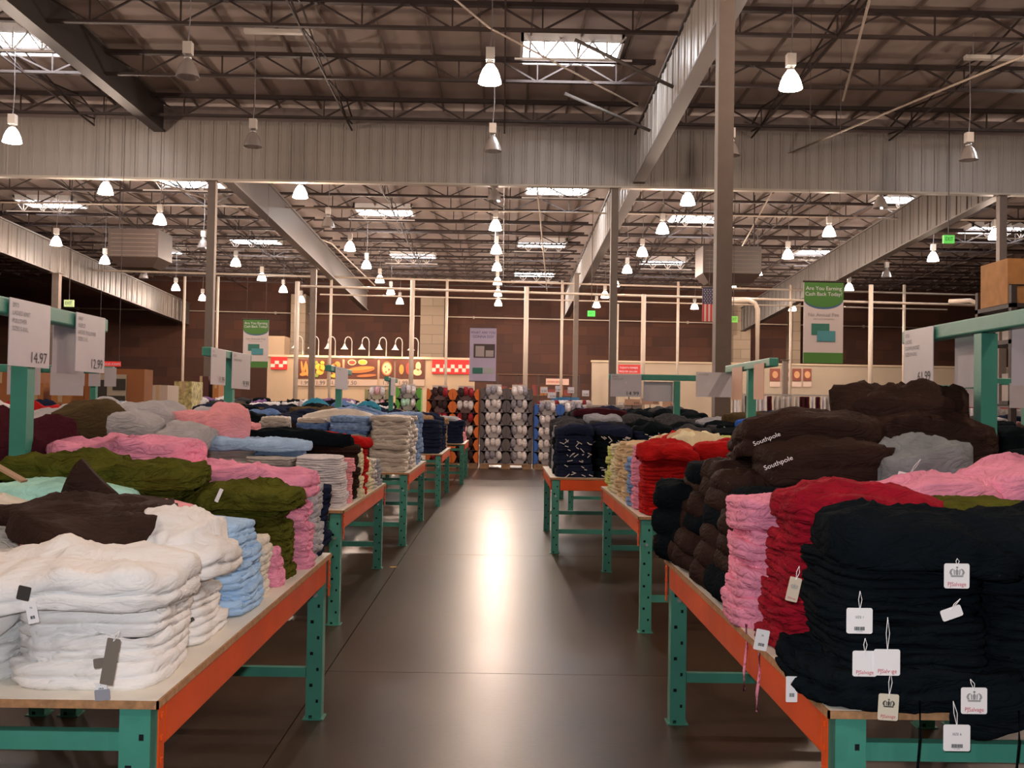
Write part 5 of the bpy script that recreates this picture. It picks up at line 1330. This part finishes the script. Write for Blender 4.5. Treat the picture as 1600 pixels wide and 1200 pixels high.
def tower(X0, Y, ncol, name, cheek, trayc, pal, htot=2.0, tiers=6, cw=.63):
    t = thing('display_tower', f'{name} cardboard display tower of slippers on a pallet at the aisle end', 'display', (X0 + ncol * cw / 2, Y, 0))
    W = ncol * cw
    for y in (Y, Y + .45, Y + .9): 
        for k in range(3): MB().box(X0 + k * (W - .22) / 2, X0 + k * (W - .22) / 2 + .22, y, y + .12, 0, .09).build('pallet_block', WOOD, t)
    for k in range(5): MB().box(X0, X0 + W, Y - .01 + k * .23, Y + .10 + k * .23, .09, .12).build('pallet_board', WOOD, t)
    z0 = .122; th = (htot - z0) / tiers
    cm = mat('flap_' + name.split()[0], cheek, rough=.6); tm = mat('tray_' + name.split()[0], trayc, rough=.6); dk = mat('card_inside', (.05, .04, .04), rough=.8)
    MB().box(X0, X0 + W, Y + .55, Y + .60, z0, htot - .05).build('back_panel', dk, t)
    for c in range(ncol + 1):
        x = X0 + c * cw; MB().box(x - .012, x + .012, Y + .06, Y + .56, z0, htot - .08).build('divider', cm, t)
    for c in range(ncol):
        x0 = X0 + c * cw; x1 = x0 + cw
        for r in range(tiers):
            z = z0 + r * th
            MB().box(x0 + .013, x1 - .013, Y + .03, Y + .54, z, z + .012).build('shelf', tm, t)
            m = (x0 + x1) / 2
            MB().poly([(m - .10, Y, z), (m + .10, Y, z), (m + .19, Y, z + th * .52), (m - .19, Y, z + th * .52)][::-1], (0, .02, 0)).build('tray_front', tm, t)
            for sd, xe in ((-1, x0), (1, x1)):
                e = xe - sd * .004
                MB().poly([(e, Y - .02, z + .0), (e, Y - .02, z + th * .94), (e - sd * .06, Y - .02, z + th * .86), (e - sd * .115, Y - .02, z + th * .5), (e - sd * .06, Y - .02, z + .02)][::-sd], (0, .03, 0)).build('side_flap', cm, t)
            tn = ORD[tiers - 1 - r]
            for k, (dx, dz, yy, sc) in enumerate(((-.13, .80, .06, 1.15), (0, .95, .07, 1.15), (.13, .80, .06, 1.15), (-.21, .10, .10, .8), (.21, .10, .10, .8))):
                col = pal[R.randrange(len(pal))] if k < 3 else pal[-1]
                o = put('slipper', SLIP, SLM[col], (m + dx, Y + yy + .03, z + .014 + (dz * th * .55 if k < 3 else 0)), R.uniform(-.3, .3), (sc, sc, sc * 1.05),
                        f"{col} slipper, {['left', 'middle', 'right', 'low left', 'low right'][k]} one in {tn} tray, {ON[c]} column of {name.split()[0]} tower", 'slipper', f'slippers in the {name.split()[0]} tower', tilt=(.5 if k < 3 else .2, 0))
    for c in range(ncol):
        MB().box(X0 + c * cw + .13, X0 + c * cw + .50, Y + .08, Y + .10, htot - .08, htot + .05).build('header_card', mat('pale_card', (.5, .45, .43)), t)


tower(-.53, 24.9, 2, 'grey', (.10, .085, .09), (.36, .33, .34), ['white', 'white', 'white', 'grey'])
tower(-1.84, 24.9, 2, 'orange', (.62, .14, .02), (.10, .05, .05), ['white', 'dark', 'red', 'dark'], htot=1.95)
tower(.78, 24.9, 2, 'blue', (.03, .12, .45), (.30, .28, .29), ['white', 'white', 'grey', 'grey'], htot=1.62, tiers=5)
tower(-2.75, 26.4, 1, 'green', (.12, .42, .05), (.30, .30, .28), ['white', 'mint', 'white', 'grey'], htot=2.0)
tower(-3.55, 26.4, 1, 'beige', (.42, .38, .20), (.45, .42, .30), ['mint', 'pink', 'white', 'white'], htot=1.95)

# pale bins and cards behind the black clothing
BINM = mat('pale_bin', (.42, .38, .37), rough=.6)
for i, (x0, x1, y0, Y) in enumerate(((917, 955, 633, 19.5), (957, 972, 633, 19.8), (975, 1003, 630, 20.2), (838, 925, 633, 28.0))):
    a = at(x0, 660, Y); b = at(x1, y0, Y)
    t = thing('bin', f"{['pale grey bin beside the blue tower', 'narrow pale bin next to it', 'pale bin behind the price card reading 14.99', 'long grey bin behind the blue tower'][i]}", 'bin', ((a.x + b.x) / 2, Y, 0))
    MB().box(a.x, b.x, Y, Y + .8, .0, b.z).build('bin_body', BINM, t)
    MB().box(a.x - .02, b.x + .02, Y - .02, Y + .82, b.z - .04, b.z).build('rim_band', mat('bin_rim', (.50, .46, .44)), t)
for i, (px, py, w_, Y, c) in enumerate(((850, 609, 11, 28, PAPER), (872, 607, 9, 28, PAPER), (892, 609, 10, 28, PAPER), (915, 614, 11, 28, PAPER), (862, 617, 13, 27.9, PAPER), (988, 628, 24, 20.1, MATS['peach_paper']), (1016, 627, 28, 20, MATS['peach_paper']), (1046, 631, 22, 20, MATS['peach_paper']))):
    a = at(px - w_ / 2, py + 5, Y); b = at(px + w_ / 2, py - 4, Y)
    t = thing('small_card', f'small pale card standing on the bins, {ON[i]} from the lilac banner', 'sign', ((a.x + b.x) / 2, Y, a.z))
    MB().box(a.x, b.x, Y - .01, Y, a.z, b.z).build('card', c, t)
    MB().bar(((a.x + b.x) / 2, Y + .01, 0), ((a.x + b.x) / 2, Y + .01, a.z + .02), .015).build('stick', STEEL_DK, t)
    text('9.99', (b.z - a.z) * .5, (b.x - .02, Y - .012, a.z + .02), F_CAM, INK, t, align='RIGHT')
bt = thing('blue_bin_liner', 'blue strip on top of the bins behind the blue tower', 'shelf', (1.4, 28.4, 1.6)); a = at(862, 626, 28.4); b = at(905, 621, 28.4)
MB().box(a.x, b.x, 28.4, 28.8, 1.55, b.z).build('strip', mat('strip_blue', (.05, .2, .4)), bt)
for i in range(14):
    a = at(846 + i * 5.6, 632, 28.1)
    put('slipper', SLIP, SLM['white' if i % 4 else 'red'], (a.x, 28.15, a.z), R.uniform(-1, 1), (1, 1, .9), f'pale slipper heaped on the long grey bin, {ON[i]} from the grey tower', 'slipper', 'slippers heaped on the long grey bin')

# hanging rails of shirts on the far side
HANG = hang(0, .05, 0, .60, 0, 2, nx=6, nz=6, th=.30).mesh('hanging_shirt', MC['white'], smooth=True)
for ri, (x0, x1, py, Y, pal) in enumerate(((1150, 1300, 616, 22, ['offwhite', 'maroon', 'khakigrey']), (1470, 1600, 634, 16.5, ['offwhite', 'khakigrey', 'lightgrey']), (1480, 1600, 628, 20.5, ['orangec', 'salmon', 'red', 'lightgrey']), (1310, 1420, 634, 20, ['salmon', 'blue', 'offwhite']))):
    A = at(x0, py, Y); B = at(x1, py, Y); zr = A.z - .02 * (B.x - A.x) * 0
    nm = ['behind the brown jackets', 'behind the tall teal post', 'at the far edge', 'before the partition wall'][ri]
    t = thing('garment_rail', f'steel rail of hanging shirts {nm}', 'rail', ((A.x + B.x) / 2, Y, 0))
    for x in (A.x - .06, B.x + .06):
        MB().bar((x, Y, 0), (x, Y, zr + .02), .035).build('post', ZINC, t); MB().bar((x, Y - .25, .03), (x, Y + .25, .03), .04).build('foot', ZINC, t)
    MB().bar((A.x - .06, Y, zr), (B.x + .06, Y, zr), .03).build('rail', ZINC, t)
    nn = int((B.x - A.x) / .115)
    for k in range(min(nn, 19)):
        x = A.x + (B.x - A.x) * k / min(nn, 19)
        c = pal[R.randrange(len(pal))]
        put('hanging_shirt', HANG, MC[c], (x, Y - .16, zr - .66), R.uniform(-.15, .15), (1, 1, 1.05), f'{CN.get(c, c)} shirt hanging on the rail {nm}, {ON[k]} along', 'shirt', f'shirts hanging {nm}')

# pallet rack at the far side with orange brown carton
t = thing('pallet_rack', 'tall dark pallet rack at the photo edge with a carton on top', 'rack', (7.9, 14.5, 0))
for x in (7.02, 9.0):
    for y in (14.0, 15.0): MB().box(x - .04, x + .04, y, y + .08, 0, 3.3).build('upright', STEEL_DK, t)
for z in (.3, 1.0, 1.7, 2.55, 3.05): MB().box(6.98, 9.04, 14.0, 15.08, z - .06, z).build('shelf', mat('rack_dark', (.03, .02, .02)), t)
a = at(1577, 465, 14.05); b = at(1600, 403, 14.05)
c = thing('carton', 'orange brown carton standing on the tall dark rack', 'box', (a.x + .4, 14.1, 3.05))
MB().box(a.x, a.x + .8, 14.1, 14.9, 3.052, b.z).build('box_body', mat('carton_tan', (.40, .19, .06), rough=.8, var=.15), c)  # orange brown is the carton's own colour
MB().box(a.x + .02, a.x + .8, 14.09, 14.1, 3.3, 3.32).build('packing_band', DARK, c)
for k in range(8):
    for z in (1.002, 1.702, 2.552):
        h_ = R.uniform(.2, .45); x = 7.1 + k * .22
        tag(MB().box(x, x + .17, 14.05, 14.5, z, z + h_).build('goods_box', mat(['box_w', 'box_r', 'box_k'][k % 3], [(.4, .35, .32), (.25, .03, .03), (.03, .02, .02)][k % 3])), f'small {["pale", "red", "black"][k % 3]} box, {ON[k]} along, shelf at {["waist", "head", "overhead"][0 if z < 1.5 else 1 if z < 2.5 else 2]} height of the dark rack', 'box', 'boxes on the dark pallet rack')

# ------------------------------------------------------------------ hang tags
TAGW = mat('tag_white', (.95, .94, .94), rough=.35); TAGB = mat('tag_beige', (.62, .52, .40), rough=.6); TAGK = mat('tag_dark', (.05, .045, .04), rough=.5); TAGG = mat('tag_taupe', (.20, .17, .14), rough=.5)
TAGBL = mat('tag_bluegrey', (.32, .33, .38), rough=.5); REDI = mat('red_ink', (.55, .02, .06)); GRI = mat('crown_grey', (.35, .34, .33)); CROWD = mat('crown_dark', (.06, .06, .05))


def rrect(w, h, r=.006, n=4):
    out = []
    for cx, cy, a0 in ((w / 2 - r, h / 2 - r, 0), (-w / 2 + r, h / 2 - r, PI / 2), (-w / 2 + r, -h / 2 + r, PI), (w / 2 - r, -h / 2 + r, 1.5 * PI)):
        for k in range(n + 1):
            a = a0 + PI / 2 * k / n; out.append((cx + r * math.cos(a), cy + r * math.sin(a)))
    return out


def crown(mb, cx, cz, s, y=-.0016):
    def P(l): mb.poly([(cx + a * s, y, cz + b * s) for a, b in l][::-1], (0, .0008, 0))
    P([(-.55, -.35), (.55, -.35), (.60, -.22), (-.60, -.22)])
    P([(-.60, -.18), (-.42, -.18), (-.52, .05), (-.48, .25), (-.36, .33), (-.40, .42), (-.62, .30), (-.72, .05)])
    P([(.60, -.18), (.72, .05), (.62, .30), (.40, .42), (.36, .33), (.48, .25), (.52, .05), (.42, -.18)])
    P([(-.10, -.18), (.10, -.18), (.14, .2), (0, .42), (-.14, .2)])
    P([(-.28, -.18), (-.20, -.18), (-.22, .30), (-.32, .36)]); P([(.28, -.18), (.32, .36), (.22, .30), (.20, -.18)])
    P([(-.05, .44), (.05, .44), (.05, .60), (-.05, .60)]); P([(-.11, .49), (.11, .49), (.11, .55), (-.11, .55)])


def hang_tag(px, py, Y, w, h, kind, lab, roll=0.0, m=None, string=None, yaw=0.0, pitch=0.0, brand='PJSalvage', inkm=None):
    c = at(px, py, Y)
    t = thing('hang_tag', lab, 'tag', tuple(c)); t.rotation_euler = (pitch, roll, yaw)
    t['_o'] = [0, 0, 0]
    MB().poly([(x, 0, z) for x, z in rrect(w, h, min(.005, w * .1))][::-1], (0, .0008, 0)).build('card', m or TAGW, t)
    if kind in ('crown', 'logo', 'crowndark'):
        if kind != 'logo':
            q = MB(); crown(q, 0, h * .12, w * .42); q.build('crown_emblem', CROWD if kind == 'crowndark' else GRI, t)
        text(brand, w * .22, (0, -.0012, -h * .40), F_CAM, REDI, t, align='CENTER', sx=.92)
    if kind == 'size':
        text(brand, w * .13, (0, -.0012, h * .10), F_CAM, INK, t, align='CENTER')
    if kind in ('size', 'barcode', 'dark'):
        q = MB(); rr = random.Random(int(px)); x = -w * .2
        zc = -h * .30 if kind == 'size' else -h * .22 if kind == 'barcode' else -h * .2
        while x < w * .2:
            a = rr.uniform(.0004, .0016); q.box(x, x + a, -.0014, -.0006, zc - h * .07, zc + h * .07); x += a + rr.uniform(.0006, .0014)
        tag(q.build('barcode', INK, t), kind='stuff')
        if kind == 'size': text('0 12345', w * .07, (0, -.0012, zc - h * .13), F_CAM, GREYINK, t, align='CENTER')
    if kind == 'barcode': text('36', h * .13, (0, -.0012, h * .18), F_CAM, INK, t, align='CENTER')
    if string:
        MB().tube([(0, -.001, h / 2 - .006), (string[0] * .5 + .004, -.004, h / 2 + string[1] * .5), (string[0], -.002, h / 2 + string[1])], .0009, 6).build('string', TAGW, t)
        MB().tube([(0, -.002, h / 2 - .006), (string[0] * .5 - .004, -.004, h / 2 + string[1] * .5), (string[0], -.002, h / 2 + string[1])], .0009, 6).build('string', TAGW, t)
    return t


px1 = 2.40 / 1600
hang_tag(1495, 900, 2.41, 40 * px1, 39 * px1, 'crown', 'white square tag with a grey crown, highest on the black velour', string=(0, .012))
hang_tag(1343, 970, 2.41, 41 * px1, 40 * px1, 'size', 'white square size tag hanging highest above the overlapping pair', brand='SIZE 1', string=(0, .04))
hang_tag(1351, 1037, 2.412, 38 * px1, 40 * px1, 'logo', 'white tag with red script, the partly covered one of the overlapping pair', string=(.0, .03))
hang_tag(1386, 1035, 2.405, 41 * px1, 41 * px1, 'logo', 'white tag with red script lying in front of its neighbour', string=(0, .075))
hang_tag(1388, 1105, 2.40, 32 * px1, 41 * px1, 'crowndark', 'tall cream tag with a dark crown hanging before the chipboard edge', m=mat('tag_cream', (.72, .66, .52)), roll=.05, string=(0, .055))
hang_tag(1522, 1095, 2.40, 41 * px1, 41 * px1, 'crown', 'white tag with a pale crown and red script low on the black velour', string=(-.01, .02))
hang_tag(1495, 1153, 2.40, 42 * px1, 41 * px1, 'size', 'lowest white square size tag below the table edge', brand='SIZE 6', string=(-.01, .055))
hang_tag(1487, 958, 2.41, 34 * px1, 18 * px1, 'plain', 'white tag seen folded and slanting on the black velour', roll=-.35, string=(.03, .012))
hang_tag(1190, 1000, 3.02, 22 * 2.9 / 1600, 35 * 2.8 / 1600, 'barcode', 'white barcode tag hanging at the foot of the pink stack', roll=.18)
hang_tag(1237, 1077, 2.66, 18 * 2.66 / 1600, 40 * 2.66 / 1600, 'barcode', 'white barcode tag hanging over the orange beam below the crimson stack')
hang_tag(1240, 921, 2.62, 19 * 2.62 / 1600, 38 * 2.62 / 1600, 'crown', 'small beige tag hanging on the crimson stack', m=TAGB, roll=.22, string=(.0, .03))
hang_tag(1417, 757, 3.72, 34 * 3.72 / 1600, 36 * 3.72 / 1600, 'crown', 'white tag standing on the grey velour top', roll=.2, string=(.03, .06))
hang_tag(1410, 774, 3.74, 26 * 3.72 / 1600, 22 * 3.72 / 1600, 'plain', 'lower white tag under the one on the grey velour', m=TAGB)
hang_tag(268, 752, 4.0, 30 * 4 / 1600, 16 * 4 / 1600, 'crown', 'beige tag lying on the olive trousers', m=TAGB, roll=.06, pitch=-.3)
hang_tag(342, 774, 4.0, 6 * 4 / 1600, 22 * 4 / 1600, 'plain', 'narrow white tag strip on the aisle olive stack', roll=.4)
hang_tag(120, 726, 4.4, 5 * 4.4 / 1600, 26 * 4.4 / 1600, 'plain', 'narrow white strip at the end of the inner pink stack', roll=.05)
hang_tag(37, 927, 2.46, 20 * 2.46 / 1600, 22 * 2.46 / 1600, 'plain', 'dark square tag top on the lower white stack', m=TAGK, roll=.2)
hang_tag(50, 957, 2.455, 17 * 2.46 / 1600, 34 * 2.46 / 1600, 'barcode', 'white barcode tag below the dark square tag', roll=-.22)
hang_tag(172, 1034, 2.44, 21 * 2.44 / 1600, 72 * 2.44 / 1600, 'plain', 'long taupe tag hanging before the corner white stack', m=TAGG, roll=.15, string=(.01, .02))
hang_tag(157, 1036, 2.46, 22 * 2.46 / 1600, 15 * 2.46 / 1600, 'plain', 'small taupe tag half hidden by the long one', m=TAGG, roll=-.15)
hang_tag(158, 1073, 2.45, 18 * 2.45 / 1600, 12 * 2.45 / 1600, 'barcode', 'small white label under the long taupe tag', roll=-.1)
hang_tag(160, 1086, 2.445, 24 * 2.45 / 1600, 17 * 2.45 / 1600, 'plain', 'blue grey tag hanging over the chipboard edge', m=TAGBL, roll=-.1)
hang_tag(297, 970, 2.95, 14 * 2.95 / 1600, 6 * 2.95 / 1600, 'plain', 'dark tag corner between the white jackets', m=TAGK, roll=-.6)
hang_tag(290, 874, 2.85, 12 * 2.95 / 1600, 5 * 2.95 / 1600, 'plain', 'grey tag corner on the upper white jacket', m=TAGG, roll=.3)
# pink ribbons
for i, (px, y0, y1, Y) in enumerate(((1164, 975, 1080, 3.32), (1184, 1020, 1112, 3.12))):
    A = at(px + 2, y0, Y); B = at(px - 1, y1, Y)
    o = MB().tube([A, A * .66 + B * .34 + Vector((.004, 0, 0)), A * .3 + B * .7 - Vector((.003, 0, 0)), B], .0045, 6).build('ribbon', MC['pink'], smooth=True)
    tag(o, ['pink ribbon dangling from the pink stack, one toward the aisle', 'pink ribbon dangling from the pink stack beside the barcode tag'][i], 'ribbon')
# white embroidery on brown jackets
for i, (px, py, Y) in enumerate(((1178, 697, 4.03), (1195, 735, 3.82))):
    c = at(px, py, Y); jk_ = [o for o in COL.objects if o.get('label', '').startswith('dark brown padded jacket with white embroidery') and ('topmost' in o['label']) == (i == 0)][0]
    t = text('Southpole', .025, tuple(c), (PI / 2 - .2, -.40, -.15), TAGW, None, name='embroidery', sx=1.1, ext=.001)
    t.parent = jk_; t.location = Vector(c) - jk_.location
# wooden slat lying by the teal post
A = at(-10, 725, 3.5); B = at(38, 752, 3.5)
tag(MB().bar(A, B, .045, .008).build('hanger_bar', mat('light_wood', (.45, .28, .16))), 'pale wooden hanger arm lying by the foot of the teal post', 'hanger')
# yellow floor labels
for i, (px, py) in enumerate(((490, 1099), (615, 886), (582, 846))):
    v = CM @ Vector(((px - 800) / FPX, -(py - 600) / FPX, -1)); k = -1.5 / v.z; c = CAM + v * k
    tag(MB().box(c.x - .03, c.x + .03, c.y - .03, c.y + .03, 0, .002).build('floor_label', mat('label_yellow', (.6, .35, .03) if i < 2 else (.6, .35, .03)), origin=(c.x, c.y, 0)), ['small yellow label stuck on the floor by the near table leg', 'small yellow label stuck on the floor between tables', 'crumpled scrap on the floor under the second table'][i], 'label')
